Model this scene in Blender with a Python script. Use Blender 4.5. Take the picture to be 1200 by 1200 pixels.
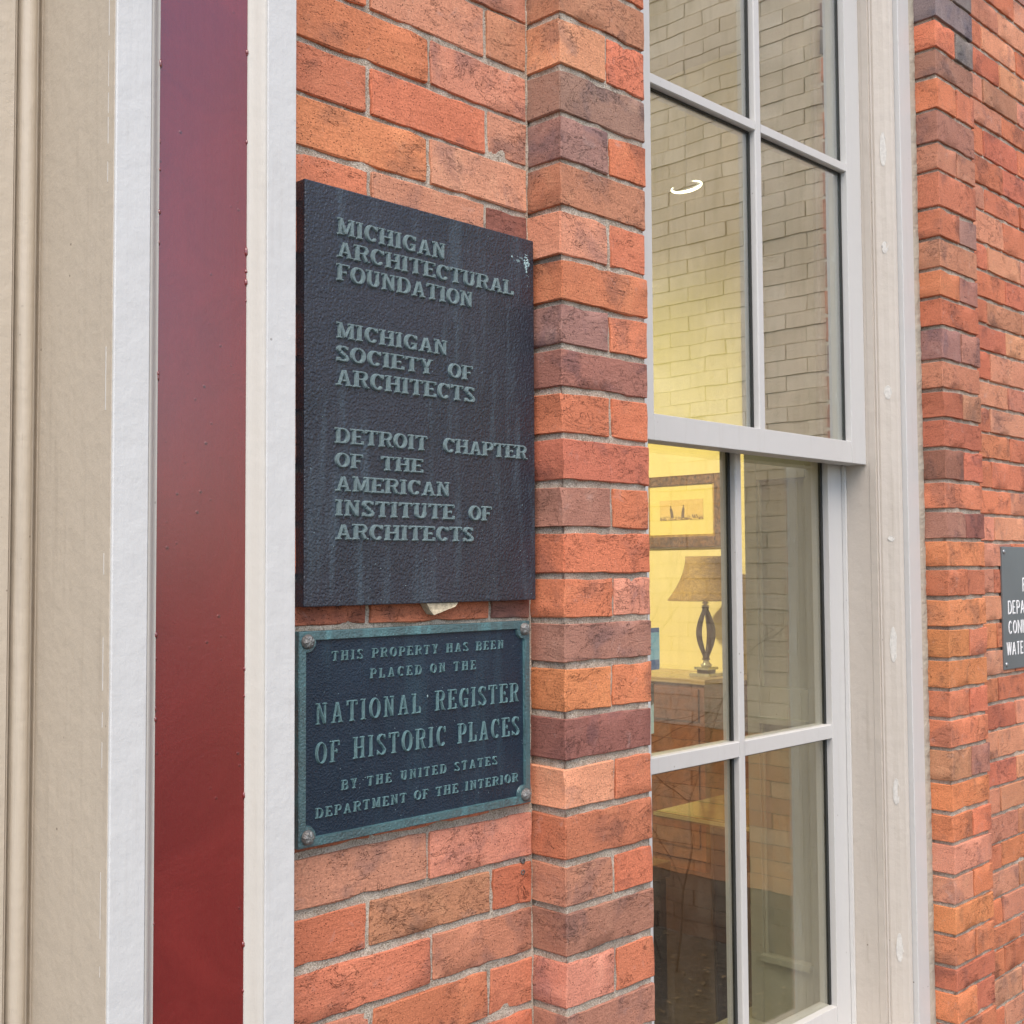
import bpy, bmesh, math, random
import numpy as np
from mathutils import Vector, Matrix, noise
random.seed(7)
R = math.radians
S = bpy.context.scene
for o in list(bpy.data.objects): bpy.data.objects.remove(o)

# ------------------------------------------------------------------ camera
cam = bpy.data.cameras.new('camera'); co = bpy.data.objects.new('camera', cam); S.collection.objects.link(co)
F_PX = 1411.59
yaw, pitch, roll = 0.7933, 0.0474, -0.00605
fw = Vector((math.sin(yaw)*math.cos(pitch), math.cos(yaw)*math.cos(pitch), math.sin(pitch)))
r0 = Vector((math.cos(yaw), -math.sin(yaw), 0)); u0 = r0.cross(fw)
rt = r0*math.cos(roll) + u0*math.sin(roll); up = -r0*math.sin(roll) + u0*math.cos(roll)
co.matrix_world = Matrix(((rt.x, up.x, -fw.x, -.8596), (rt.y, up.y, -fw.y, -1.2108), (rt.z, up.z, -fw.z, 0), (0, 0, 0, 1)))
cam.sensor_width = 36; cam.sensor_fit = 'HORIZONTAL'; cam.lens = 36*F_PX/1200
cam.clip_start = .02; cam.clip_end = 600
S.camera = co
S.render.resolution_x = 1024; S.render.resolution_y = 1024

# ------------------------------------------------------------------ sky, sun, exposure
W = bpy.data.worlds.new('World'); S.world = W; W.use_nodes = True
nt = W.node_tree; nt.nodes.clear()
sky = nt.nodes.new('ShaderNodeTexSky'); sky.sky_type = 'NISHITA'; sky.sun_disc = False
SUN_EL, SUN_AZ = R(56), R(218)          # compass angle of the sun, clockwise from +Y
sky.sun_elevation = SUN_EL; sky.sun_rotation = SUN_AZ
sky.air_density = 1.0; sky.dust_density = 1.6; sky.ozone_density = 1.0
bg = nt.nodes.new('ShaderNodeBackground'); bg.inputs['Strength'].default_value = 0.125
wo = nt.nodes.new('ShaderNodeOutputWorld')
nt.links.new(sky.outputs[0], bg.inputs[0]); nt.links.new(bg.outputs[0], wo.inputs[0])
sl = bpy.data.lights.new('sun', 'SUN'); sl.energy = 1.35; sl.angle = R(48); sl.color = (1, .87, .72)
so = bpy.data.objects.new('sun', sl); S.collection.objects.link(so)
sd = Vector((math.sin(SUN_AZ)*math.cos(SUN_EL), math.cos(SUN_AZ)*math.cos(SUN_EL), math.sin(SUN_EL)))
so.rotation_euler = sd.to_track_quat('Z', 'Y').to_euler(); so.location = (-3, -4, 5)
S.view_settings.view_transform = 'Standard'; S.view_settings.look = 'None'
S.view_settings.exposure = 1.10; S.view_settings.gamma = 1; S.view_settings.use_curve_mapping = False
S.render.engine = 'CYCLES'
S.cycles.max_bounces = 6; S.cycles.transparent_max_bounces = 12

# ------------------------------------------------------------------ object helpers
def link(o): S.collection.objects.link(o); return o
def new(name, mesh, mat=None, parent=None, loc=(0, 0, 0)):
    o = bpy.data.objects.new(name, mesh); link(o); o.location = loc
    if mat is not None and not mesh.materials: mesh.materials.append(mat)
    if parent is not None: o.parent = parent
    return o
def tag(o, label=None, cat=None, group=None, kind=None):
    if label: o['label'] = label
    if cat: o['category'] = cat
    if group: o['group'] = group
    if kind: o['kind'] = kind
    return o
def thing(name, label, cat, loc=(0, 0, 0), group=None):
    o = bpy.data.objects.new(name, None); link(o); o.location = loc; o.empty_display_size = .05
    return tag(o, label, cat, group)
def bm_mesh(bm, name, smooth=False):
    me = bpy.data.meshes.new(name); bm.normal_update(); bm.to_mesh(me); bm.free()
    if smooth:
        for p in me.polygons: p.use_smooth = True
    return me
def add_box(bm, a, b, bev=0.0):
    x0, y0, z0 = a; x1, y1, z1 = b
    vs = [bm.verts.new(p) for p in ((x0,y0,z0),(x1,y0,z0),(x1,y1,z0),(x0,y1,z0),(x0,y0,z1),(x1,y0,z1),(x1,y1,z1),(x0,y1,z1))]
    fs = [bm.faces.new([vs[i] for i in q]) for q in ((0,3,2,1),(4,5,6,7),(0,1,5,4),(1,2,6,5),(2,3,7,6),(3,0,4,7))]
    if bev:
        es = list({e for f in fs for e in f.edges})
        bmesh.ops.bevel(bm, geom=es, offset=bev, segments=2, affect='EDGES', profile=.6)
def box(name, a, b, mat, parent=None, bev=0.0):
    bm = bmesh.new(); add_box(bm, a, b, bev); return new(name, bm_mesh(bm, name), mat, parent)
def boxes(name, lst, mat, parent=None, bev=0.0):
    bm = bmesh.new()
    for a, b in lst: add_box(bm, a, b, bev)
    return new(name, bm_mesh(bm, name), mat, parent)
def profile(name, pts, z0, z1, mat, parent=None, smooth=False, closed=True):
    """horizontal (x, y) outline pushed up from z0 to z1"""
    bm = bmesh.new()
    lo = [bm.verts.new((x, y, z0)) for x, y in pts]; hi = [bm.verts.new((x, y, z1)) for x, y in pts]
    n = len(pts)
    for i in range(n if closed else n-1):
        j = (i+1) % n; bm.faces.new((lo[i], lo[j], hi[j], hi[i]))
    if closed: bm.faces.new(hi); bm.faces.new(lo[::-1])
    bmesh.ops.recalc_face_normals(bm, faces=bm.faces)
    return new(name, bm_mesh(bm, name, smooth), mat, parent)
def add_tube(bm, pts, rad, n=8):
    pts = [Vector(p) for p in pts]; rings = []
    for i, p in enumerate(pts):
        d = (pts[min(i+1, len(pts)-1)]-pts[max(i-1, 0)]).normalized()
        a = d.cross(Vector((0, 0, 1)) if abs(d.z) < .9 else Vector((1, 0, 0))).normalized(); b = d.cross(a)
        r = rad[i] if isinstance(rad, (list, tuple)) else rad
        rings.append([bm.verts.new(p + a*r*math.cos(2*math.pi*k/n) + b*r*math.sin(2*math.pi*k/n)) for k in range(n)])
    for r1, r2 in zip(rings, rings[1:]):
        for k in range(n): bm.faces.new((r1[k], r1[(k+1) % n], r2[(k+1) % n], r2[k]))
    bm.faces.new(rings[0][::-1]); bm.faces.new(rings[-1])
def add_lathe(bm, prof, n=24, c=(0, 0, 0), axis='z', caps=True):
    rings = []
    for r, h in prof:
        ring = []
        for k in range(n):
            t = 2*math.pi*k/n
            p = (r*math.cos(t), r*math.sin(t), h) if axis == 'z' else (r*math.cos(t), -h, r*math.sin(t))
            ring.append(bm.verts.new((c[0]+p[0], c[1]+p[1], c[2]+p[2])))
        rings.append(ring)
    for r1, r2 in zip(rings, rings[1:]):
        for k in range(n): bm.faces.new((r1[k], r1[(k+1) % n], r2[(k+1) % n], r2[k]))
    if caps: bm.faces.new(rings[0][::-1]); bm.faces.new(rings[-1])
    bmesh.ops.recalc_face_normals(bm, faces=bm.faces)

# ------------------------------------------------------------------ material helpers
class N:
    def __init__(s, name):
        s.m = bpy.data.materials.new(name); s.m.use_nodes = True; s.t = s.m.node_tree
        s.b = s.t.nodes['Principled BSDF']; s.out = s.t.nodes['Material Output']
    def n(s, typ, **kw):
        x = s.t.nodes.new('ShaderNode'+typ)
        for k, v in kw.items():
            if k in x.inputs: x.inputs[k].default_value = v
            else: setattr(x, k, v)
        return x
    def l(s, a, b): s.t.links.new(a, b)
    def coord(s, rnd=False, scale=(1, 1, 1)):
        c = s.n('TexCoord'); mp = s.n('Mapping'); mp.inputs['Scale'].default_value = scale
        s.l(c.outputs['Object'], mp.inputs['Vector'])
        if rnd:
            oi = s.n('ObjectInfo'); m = s.n('Math', operation='MULTIPLY'); m.inputs[1].default_value = 37.0
            s.l(oi.outputs['Random'], m.inputs[0]); cx = s.n('CombineXYZ')
            for k in range(3): s.l(m.outputs[0], cx.inputs[k])
            s.l(cx.outputs[0], mp.inputs['Location'])
        return mp.outputs[0]
    def noise(s, vec, scale, detail=4, rough=.6, dist=0):
        x = s.n('TexNoise'); x.inputs['Scale'].default_value = scale; x.inputs['Detail'].default_value = detail
        x.inputs['Roughness'].default_value = rough; x.inputs['Distortion'].default_value = dist
        s.l(vec, x.inputs['Vector']); return x.outputs['Fac']
    def ramp(s, fac, lo, hi, a=0.0, b=1.0):
        x = s.n('MapRange'); x.inputs[1].default_value = lo; x.inputs[2].default_value = hi
        x.inputs[3].default_value = a; x.inputs[4].default_value = b; s.l(fac, x.inputs[0]); return x.outputs[0]
    def mix(s, fac, a, b, mode='MIX'):
        x = s.n('Mix', data_type='RGBA', blend_type=mode)
        for v, i in ((fac, 0), (a, 6), (b, 7)):
            if isinstance(v, (int, float)): x.inputs[i].default_value = v
            elif isinstance(v, tuple): x.inputs[i].default_value = (*v, 1) if len(v) == 3 else v
            else: s.l(v, x.inputs[i])
        return x.outputs[2]
    def math(s, op, a, b=0.0):
        x = s.n('Math', operation=op)
        for v, i in ((a, 0), (b, 1)):
            if isinstance(v, (int, float)): x.inputs[i].default_value = v
            else: s.l(v, x.inputs[i])
        return x.outputs[0]
    def bump(s, h, dist, strength=1.0, normal=None):
        x = s.n('Bump'); x.inputs['Strength'].default_value = strength; x.inputs['Distance'].default_value = dist
        s.l(h, x.inputs['Height'])
        if normal is not None: s.l(normal, x.inputs['Normal'])
        return x.outputs[0]
    def set(s, **kw):
        for k, v in kw.items():
            k = k.replace('_', ' ')
            if isinstance(v, (int, float)): s.b.inputs[k].default_value = v
            elif isinstance(v, tuple): s.b.inputs[k].default_value = (*v, 1) if len(v) == 3 else v
            else: s.l(v, s.b.inputs[k])
        return s

def mat_brick(name='brick_clay', fixed=None, clean=False):
    g = N(name); v = g.coord(True)
    oi = g.n('ObjectInfo'); base = oi.outputs['Color']
    if fixed:
        isl = g.n('NewGeometry'); cr = g.n('ValToRGB'); g.l(isl.outputs['Random Per Island'], cr.inputs[0])
        e = cr.color_ramp.elements; e[0].color = (*fixed[0], 1); e[1].color = (*fixed[-1], 1)
        for i, c in enumerate(fixed[1:-1]): x = e.new((i+1)/(len(fixed)-1)); x.color = (*c, 1)
        base = cr.outputs[0]
    if clean:
        st = g.noise(g.coord(False, (1, 1, .10)), 30, 5, .65)
        c = g.mix(g.math('MULTIPLY', g.ramp(st, .5, .75), .35), base, (.30, .22, .13))
        c = g.mix(g.math('MULTIPLY', g.ramp(g.noise(v, 2.2, 4), .45, .65), .55), c, (.45, .36, .24))
        return g.set(Base_Color=c, Roughness=.85, Normal=g.bump(g.noise(v, 90, 4), .003)).m
    big = g.noise(v, 13, 3, .55, .4)
    m1 = g.ramp(big, .54, .66)
    dark = g.mix(1.0, base, (.52, .62, .80), 'MULTIPLY')           # purple overburnt clouds
    c = g.mix(g.math('MULTIPLY', m1, .6), base, dark)
    big2 = g.noise(v, 21, 4, .6, .6)
    lit = g.mix(1.0, base, (1.12, 1.22, 1.22), 'MULTIPLY')
    c = g.mix(g.math('MULTIPLY', g.ramp(big2, .54, .72), .75), c, lit)
    fine = g.noise(v, 420, 3, .7)
    c = g.mix(.75, c, g.mix(1.0, c, g.mix(g.ramp(fine, .38, .64), (.74, .72, .71), (1.20, 1.20, 1.19)), 'MULTIPLY'))
    # white lime bloom
    bl = g.noise(v, 34, 5, .7, .8)
    c = g.mix(g.math('MULTIPLY', g.ramp(bl, .60, .80), .38), c, (.56, .42, .38))
    # dark pits and cracks
    vo = g.n('TexVoronoi', feature='F1'); vo.inputs['Scale'].default_value = 230
    dv = g.n('Mapping'); g.l(v, dv.inputs['Vector']); dv.inputs['Scale'].default_value = (1, 1, 1.5)
    g.l(dv.outputs[0], vo.inputs['Vector'])
    pit = g.ramp(vo.outputs['Distance'], .12, .22)
    pm = g.math('MAXIMUM', pit, g.ramp(g.noise(v, 60, 2), .48, .44))
    sv = g.coord(True, (.8, .8, 2.4)); cr_ = g.noise(sv, 30, 4, .55, 1.2)
    crack = g.math('ABSOLUTE', g.math('SUBTRACT', cr_, .5)); ck = g.ramp(crack, .001, .007)
    ck = g.math('MAXIMUM', ck, g.ramp(g.noise(v, 13, 2), .60, .55))
    cr2 = g.noise(g.coord(True, (1, 1, 1.9)), 15, 7, .68, 1.2)
    ck2 = g.ramp(g.math('ABSOLUTE', g.math('SUBTRACT', cr2, .52)), .0005, .0055)
    ck2 = g.math('MAXIMUM', ck2, g.ramp(g.noise(v, 9, 2), .56, .51))
    ck = g.math('MULTIPLY', ck, ck2)
    dk = g.math('MULTIPLY', pm, ck)
    c = g.mix(g.math('SUBTRACT', 1.0, dk), c, g.mix(1.0, c, (.24, .20, .19), 'MULTIPLY'))
    geo = g.n('NewGeometry'); st_ = g.noise(geo.outputs['Position'], 4.5, 5, .65, .5)
    c = g.mix(g.math('MULTIPLY', g.ramp(st_, .50, .70), .45), c, g.mix(1.0, c, (.66, .62, .64), 'MULTIPLY'))
    c = g.mix(g.math('MULTIPLY', g.ramp(st_, .46, .30), .35), c, g.mix(1.0, c, (1.14, 1.20, 1.22), 'MULTIPLY'))
    wave = g.noise(g.coord(True, (.7, .7, 2.2)), 70, 4, .65, 1.0)
    h = g.math('ADD', g.math('MULTIPLY', wave, .55), g.math('ADD', g.math('MULTIPLY', fine, .22), g.math('MULTIPLY', g.math('ADD', pm, ck), .35)))
    h = g.math('ADD', h, g.math('MULTIPLY', g.noise(v, 26, 2), .8))
    return g.set(Base_Color=c, Roughness=.82, Normal=g.bump(h, .0024), Specular_IOR_Level=.35).m

def mat_mortar(name='mortar', a=(.40, .33, .25), b=(.66, .57, .46)):
    g = N(name); v = g.coord()
    n1 = g.noise(v, 30, 5, .7); n2 = g.noise(v, 480, 3, .8); n3 = g.noise(v, 6, 3)
    c = g.mix(g.ramp(n1, .35, .65), a, b)
    c = g.mix(g.ramp(n2, .52, .66), c, (.80, .74, .64)); c = g.mix(g.ramp(n2, .46, .34), c, (.16, .12, .09))
    c = g.mix(g.math('MULTIPLY', g.ramp(n3, .55, .7), .5), c, (.16, .12, .10))
    h = g.math('ADD', g.math('MULTIPLY', n2, .6), n1)
    return g.set(Base_Color=c, Roughness=.95, Normal=g.bump(h, .004)).m

def mat_paint(name, col, rough=.45, dirt=.25, bump=.0006, stretch=True, spec=.5, chips=0.0, dirtcol=(.32, .27, .21)):
    g = N(name); v = g.coord()
    sv = g.coord(False, (1, 1, .06)) if stretch else v
    n1 = g.noise(sv, 60, 5, .65); n2 = g.noise(v, 5, 4, .6, .5); n3 = g.noise(v, 300, 3, .7)
    c = g.mix(g.math('MULTIPLY', g.ramp(n2, .45, .75), dirt), col, tuple(.78*x + .22*d for x, d in zip(col, dirtcol)))
    c = g.mix(g.math('MULTIPLY', g.ramp(n1, .56, .78), dirt), c, dirtcol)
    spk = g.n('TexVoronoi', feature='F1'); spk.inputs['Scale'].default_value = 45; g.l(v, spk.inputs['Vector'])
    sm = g.math('MULTIPLY', g.ramp(spk.outputs['Distance'], .085, .05), g.ramp(g.noise(v, 11, 2), .58, .62))
    c = g.mix(g.math('MULTIPLY', sm, .8), c, (.10, .07, .05))
    if chips: c = g.mix(g.ramp(g.noise(g.coord(False, (1, 1, .3)), 22, 5, .7), .72, .735), c, (.60, .60, .57))
    h = g.math('ADD', g.math('MULTIPLY', n1, .8), g.math('ADD', g.math('MULTIPLY', n3, .35), g.math('MULTIPLY', g.noise(v, 35, 2), 1.5)))
    rr = g.ramp(n2, .3, .7, rough*.85, rough*1.2)
    return g.set(Base_Color=c, Roughness=rr, Normal=g.bump(h, bump), Specular_IOR_Level=spec).m

def mat_simple(name, col, rough=.5, metal=0.0, var=.15, scale=20, bump=0.0, emit=None, est=1.0):
    g = N(name); v = g.coord()
    n = g.noise(v, scale, 4, .6)
    c = g.mix(g.math('MULTIPLY', g.ramp(n, .35, .7), 1.0), tuple(x*(1-var) for x in col), tuple(min(1, x*(1+var)) for x in col))
    g.set(Base_Color=c, Roughness=rough, Metallic=metal)
    if bump: g.set(Normal=g.bump(n, bump))
    if emit: g.set(Emission_Color=emit, Emission_Strength=est)
    return g.m

def mat_glass(name, refl, tint=(.86, .90, .84), wave=.00048):
    g = N(name); v = g.coord()
    tr = g.n('BsdfTransparent'); tr.inputs[0].default_value = (*tint, 1)
    gl = g.n('BsdfGlossy'); gl.inputs['Roughness'].default_value = 0.0; gl.inputs[0].default_value = (.96, .97, 1, 1)
    bp = g.bump(g.noise(g.coord(False, (1, 1, .5)), 7, 1), wave, .6)
    g.l(bp, gl.inputs['Normal'])
    lw = g.n('LayerWeight'); lw.inputs['Blend'].default_value = .5
    f = g.ramp(lw.outputs['Facing'], 0, 1, refl*.55, refl*1.9)
    mx = g.n('MixShader'); g.l(f, mx.inputs[0]); g.l(tr.outputs[0], mx.inputs[1]); g.l(gl.outputs[0], mx.inputs[2])
    # thin dust film, streaked
    df = g.n('BsdfDiffuse'); df.inputs[0].default_value = (.55, .53, .48, 1)
    st = g.ramp(g.noise(g.coord(False, (1, 1, .12)), 46, 5, .7), .45, .8, .003, .035)
    m2 = g.n('MixShader'); g.l(st, m2.inputs[0]); g.l(mx.outputs[0], m2.inputs[1]); g.l(df.outputs[0], m2.inputs[2])
    g.l(m2.outputs[0], g.out.inputs['Surface']); g.t.nodes.remove(g.b)
    return g.m

M_BRICK = mat_brick(); M_MORT = mat_mortar()
PAL = {'o': (.66, .225, .120), 'p': (.68, .300, .190), 'r': (.57, .190, .108), 'k': (.57, .245, .155),
       'm': (.42, .190, .145), 'u': (.37, .195, .165), 'd': (.30, .125, .095), 'n': (.50, .165, .090), 'g': (.25, .205, .20), 'q': (.69, .245, .115)}
M_BRICK_FAR = mat_brick('brick_clay_joined', [PAL['m'], PAL['r'], PAL['o'], PAL['k'], PAL['u'], PAL['p']])
M_WHITE = mat_paint('white_trim_paint', (.64, .64, .625), .42, .22, .0008)
M_MOULD_WARM = mat_paint('warm_bounce_moulding_paint', (.60, .57, .51), .45, .2, .0005)  # white trim paint with warm bounce light put into the colour
M_TRIM_WARM = mat_paint('warm_bounce_jamb_paint', (.54, .47, .375), .5, .4, .0010)  # same trim paint, warm bounce on the side faces painted in
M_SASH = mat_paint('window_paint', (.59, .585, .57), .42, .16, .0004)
M_CASE = mat_paint('warm_bounce_casing_paint', (.55, .50, .44), .5, .4, .0010, chips=1)  # window paint again, tinted for warm bounce on the reveals
M_CAULK = mat_paint('caulk', (.48, .44, .36), .8, .5, .0030, False)
def mat_red():
    g = N('dark_red_gloss_paint'); v = g.coord(); sv = g.coord(False, (1, 1, .05))
    n1 = g.noise(sv, 55, 5, .65); n2 = g.noise(v, 9, 5, .65, .8); n3 = g.noise(v, 150, 4, .75)
    vo = g.n('TexVoronoi', feature='F1'); vo.inputs['Scale'].default_value = 60; g.l(v, vo.inputs['Vector'])
    sm = g.math('MULTIPLY', g.ramp(vo.outputs['Distance'], .14, .04), g.ramp(g.noise(v, 14, 2), .50, .60))
    c = g.mix(g.ramp(n2, .35, .75), (.165, .0055, .0060), (.215, .0100, .0085))
    c = g.mix(g.math('MULTIPLY', sm, .7), c, (.06, .008, .008))
    h = g.math('ADD', g.math('MULTIPLY', n1, .5), g.math('ADD', g.math('MULTIPLY', n3, .35), g.math('MULTIPLY', sm, .7)))
    h = g.math('ADD', h, g.math('MULTIPLY', n2, .9))
    return g.set(Base_Color=c, Roughness=g.ramp(n2, .3, .7, .30, .42), Normal=g.bump(h, .0015), Specular_IOR_Level=.4, Coat_Weight=1.0, Coat_IOR=1.88, Coat_Roughness=.22).m
M_RED = mat_red()
def mat_bronze(name, base, alt, patina, amount, bscale, bdist, rough=.48, ior=2.0):
    g = N(name); v = g.coord()
    n2 = g.noise(v, 7, 4, .6, .6); st = g.noise(g.coord(False, (1, 1, .12)), 34, 5, .65); fn = g.noise(v, 260, 4, .75)
    c = g.mix(g.ramp(n2, .35, .68), base, alt)
    c = g.mix(g.math('MULTIPLY', g.ramp(st, .52, .74), amount), c, patina)
    c = g.mix(g.math('MULTIPLY', g.ramp(fn, .58, .72), amount*.9), c, tuple(min(1, x*1.25) for x in patina))
    vo = g.n('TexVoronoi', feature='SMOOTH_F1'); vo.inputs['Scale'].default_value = bscale; g.l(v, vo.inputs['Vector'])
    h = g.math('ADD', vo.outputs['Distance'], g.math('MULTIPLY', g.noise(v, bscale*.7, 3, .7), .9))
    return g.set(Base_Color=c, Roughness=g.ramp(n2, .3, .7, rough*.85, rough*1.2), Metallic=.0, IOR=ior, Normal=g.bump(h, bdist)).m
M_PLQ1 = mat_bronze('dark_hammered_bronze', (.016, .022, .034), (.026, .029, .043), (.10, .16, .20), .36, 330, .0012, .33, 1.62)
M_PLQ2 = mat_bronze('blue_black_bronze', (.008, .020, .038), (.013, .028, .050), (.06, .14, .18), .20, 420, .0008, .38, 1.5)
M_VERD1 = mat_bronze('greenish_bronze_letters', (.16, .24, .26), (.22, .31, .32), (.34, .46, .47), .35, 500, .0006, .45, 1.6)
M_VERD2 = mat_bronze('verdigris_letters', (.10, .20, .22), (.16, .30, .32), (.27, .50, .53), .45, 500, .0006, .42, 1.6)
M_RIM = mat_bronze('verdigris_rim', (.035, .080, .090), (.050, .145, .160), (.13, .38, .41), .55, 400, .0008, .44)
M_BOLT = mat_bronze('brown_rusted_bolt', (.10, .085, .08), (.16, .15, .14), (.24, .34, .33), .4, 420, .0012, .5)

# ------------------------------------------------------------------ bricks
def jg(c): return .0036 + .0014*min(1, max(0, (c-4)/12))
def brick_mesh(L, H, D, seed, coarse=False):
    """box of L x D x H, front at y=0, irregular arrises; back left off"""
    rr = .0013
    nx = max(2, int(round(L/.022))); nz = 3; ny = 2
    def ticks(n, l, a=True): return [0, rr] + [rr + (l-2*rr)*i/n for i in range(1, n)] + [l-rr, l]
    xs = ticks(nx, L); zs = ticks(nz, H); ys = [0, rr, D]
    bm = bmesh.new(); V = {}
    rnd = random.Random(seed); off = Vector((rnd.random()*90, rnd.random()*90, rnd.random()*90))
    chip = [(rnd.random()*L, rnd.choice((0, H)), .004+.007*rnd.random()) for _ in range(3)]
    def vert(i, j, k):
        if (i, j, k) in V: return V[(i, j, k)]
        p = Vector((xs[i], ys[j], zs[k]))
        ex = i in (0, len(xs)-1); ez = k in (0, len(zs)-1); ey = j == 0
        # round the arrises
        if ex and ey: p.y += .0008; p.x += .0006*(1 if i == 0 else -1)
        if ez and ey: p.y += .0008; p.z += .0006*(1 if k == 0 else -1)
        if ex and ez: p.x += .0008*(1 if i == 0 else -1); p.z += .0008*(1 if k == 0 else -1)
        nz_ = noise.noise_vector(p*16+off)*.0011 + noise.noise_vector(p*70+off)*.0011
        if ex or ez: nz_ = nz_*1.6; nz_.y = nz_.y*.6 + .0004*rnd.random(); nz_.z += rnd.gauss(0, .00035)*ez; nz_.x += rnd.gauss(0, .0004)*ex
        p += nz_
        if j < 2:
            for cx, cz, cr in chip:
                d = math.hypot(p.x-cx, p.z-cz)
                if d < cr: p.y += (cr-d)*.35; p.z += (cr-d)*.25*(1 if cz == 0 else -1)
        V[(i, j, k)] = bm.verts.new(p); return V[(i, j, k)]
    X, Z = len(xs)-1, len(zs)-1
    for i in range(X):
        for k in range(Z): bm.faces.new((vert(i,0,k), vert(i+1,0,k), vert(i+1,0,k+1), vert(i,0,k+1)))
    for j in range(2):
        for i in range(X):
            bm.faces.new((vert(i,j,Z), vert(i+1,j,Z), vert(i+1,j+1,Z), vert(i,j+1,Z)))
            bm.faces.new((vert(i+1,j,0), vert(i,j,0), vert(i,j+1,0), vert(i+1,j+1,0)))
        for k in range(Z):
            bm.faces.new((vert(0,j+1,k), vert(0,j,k), vert(0,j,k+1), vert(0,j+1,k+1)))
            bm.faces.new((vert(X,j,k), vert(X,j+1,k), vert(X,j+1,k+1), vert(X,j,k+1)))
    me = bm_mesh(bm, 'brick', True)
    me.set_sharp_from_angle(angle=R(38)); me.materials.append(M_BRICK); return me
CLS = [.05, .075, .097, .125, .160, .200]
BH = .0590; BM = {}
def brick(parent, x0, x1, z0, z1, y, depth, col, dy=None):
    L = x1-x0; c = min(CLS, key=lambda v: abs(math.log(v/L))); s = random.randrange(5); key = (c, round(depth, 2), s)
    if key not in BM: BM[key] = brick_mesh(c, BH, round(depth, 2), hash(key) % 9999 if False else int(c*1000)*31+s*7+int(depth*100))
    o = new('brick', BM[key], None, parent, (x0, y + (random.uniform(-.0012, .0012) if dy is None else dy), z0))
    o.scale = (L/c, 1, (z1-z0)/BH)
    o.rotation_euler = (random.uniform(-.006, .006), random.uniform(-.004, .004), random.uniform(-.004, .004))
    k = random.uniform(.90, 1.10); cc = PAL[col]
    o.color = (cc[0]*k*random.uniform(.96, 1.04), cc[1]*k*random.uniform(.93, 1.07), cc[2]*k*random.uniform(.90, 1.03), 1)
    return o
def joined_bricks(parent, rects, y, depth, mat=None):
    bm = bmesh.new()
    for x0, x1, z0, z1 in rects:
        add_box(bm, (x0, y+random.uniform(-.001, .001), z0), (x1, y+depth, z1))
    o = new('brick', bm_mesh(bm, 'brick'), mat or M_BRICK_FAR, parent); o['kind'] = 'stuff'; return o

# course joint heights, read along the near pier
ZJ = [.8066, .7291, .6587, .5898, .5212, .4503, .3834, .3193, .2578, .1904, .1233, .0564, -.0102, -.0741, -.1378, -.2073, -.2753, -.3431, -.4141, -.479, -.5483, -.6208, -.686]
ZJ = [.8066+.0675*k for k in range(3, 0, -1)] + ZJ + [-.686-.067*k for k in range(1, 3)]
IX0 = 3                                     # ZJ[3] = .8066 is the joint above course 1
JG = .0037                                  # half a bed joint
wall_a = thing('brick_wall', 'red brick wall bay carrying the two bronze plaques, left of the near brick pier', 'wall', (.2, 0, -1.66))
pier_a = thing('brick_pier', 'projecting red and purple brick pier between the bronze plaques and the sash window', 'pier', (.51, 0, -1.66))
wall_b = thing('brick_wall', 'red brick wall right of the far pier, behind the small grey sign', 'wall', (2.4, 0, -1.66))
pier_b = thing('brick_pier', 'far projecting brick pier between the right window casing and the grey sign', 'pier', (1.73, 0, -1.66))
bpy.context.view_layer.update()
def keep(o, p): o.parent = p; o.matrix_parent_inverse = p.matrix_world.inverted(); return o
_new = new
def new(name, mesh, mat=None, parent=None, loc=(0, 0, 0)):
    o = _new(name, mesh, mat, parent, loc)
    if parent is not None:
        q, t = parent, Vector((0, 0, 0))
        while q is not None: t += q.location if q.type == 'EMPTY' else Vector((0, 0, 0)); q = q.parent
        o.matrix_parent_inverse = Matrix.Translation(-t) if parent.type == 'EMPTY' else Matrix.Identity(4)
    return o

ROWS = {-2: 'rok', -1: 'km', 0: 'rkd', 1: 'opk', 2: 'op', 3: 'rop', 4: 'qp', 5: 'okd', 6: 'rk', 7: 'mro', 8: 'rk', 9: 'rko', 10: 'mr', 11: 'okr', 12: 'rm', 13: 'nnd', 14: 'ro', 15: 'rkd',
        16: 'rd', 17: 'nor', 18: 'kp', 19: 'rkn', 20: 'rk', 21: 'krr', 22: 'or', 23: 'rkm', 24: 'ro'}
XL, XR = -.030, .4060
for c in range(-2, 25):
    i = IX0+c-1
    if i < 0 or i+1 >= len(ZJ): continue
    zt, zb = ZJ[i]-jg(c)+random.uniform(-.0005, .0005), ZJ[i+1]+jg(c+1)+random.uniform(-.0005, .0005); cols = ROWS[c]
    js = ([.1105, .3240] if c % 2 else [.2120]); js = [j+random.uniform(-.004, .004) for j in js]
    ed = [XL if c % 2 else XL-.0] + js + [XR+.0035]
    for k in range(len(ed)-1):
        w = random.uniform(-.0012, .0012)
        brick(wall_a, ed[k]+.0036, ed[k+1]-.0036, zb+w+random.uniform(-.0008, .0008), zt+w+random.uniform(-.0008, .0008), 0, .05, cols[min(k, len(cols)-1)])
PIER = {-2: 'm', -1: 'oo', 0: 'k', 1: 'po', 2: 'u', 3: 'uo', 4: 'k', 5: 'po', 6: 'r', 7: 'uo', 8: 'm', 9: 'oo', 10: 'r', 11: 'mo', 12: 'o', 13: 'op', 14: 'm', 15: 'qq', 16: 'd', 17: 'pr', 18: 'n',
        19: 'ko', 20: 'm', 21: 'po', 22: 'm', 23: 'po', 24: 'm'}
PX0, PX1, PY = .4114, .6082, -.0624
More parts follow.
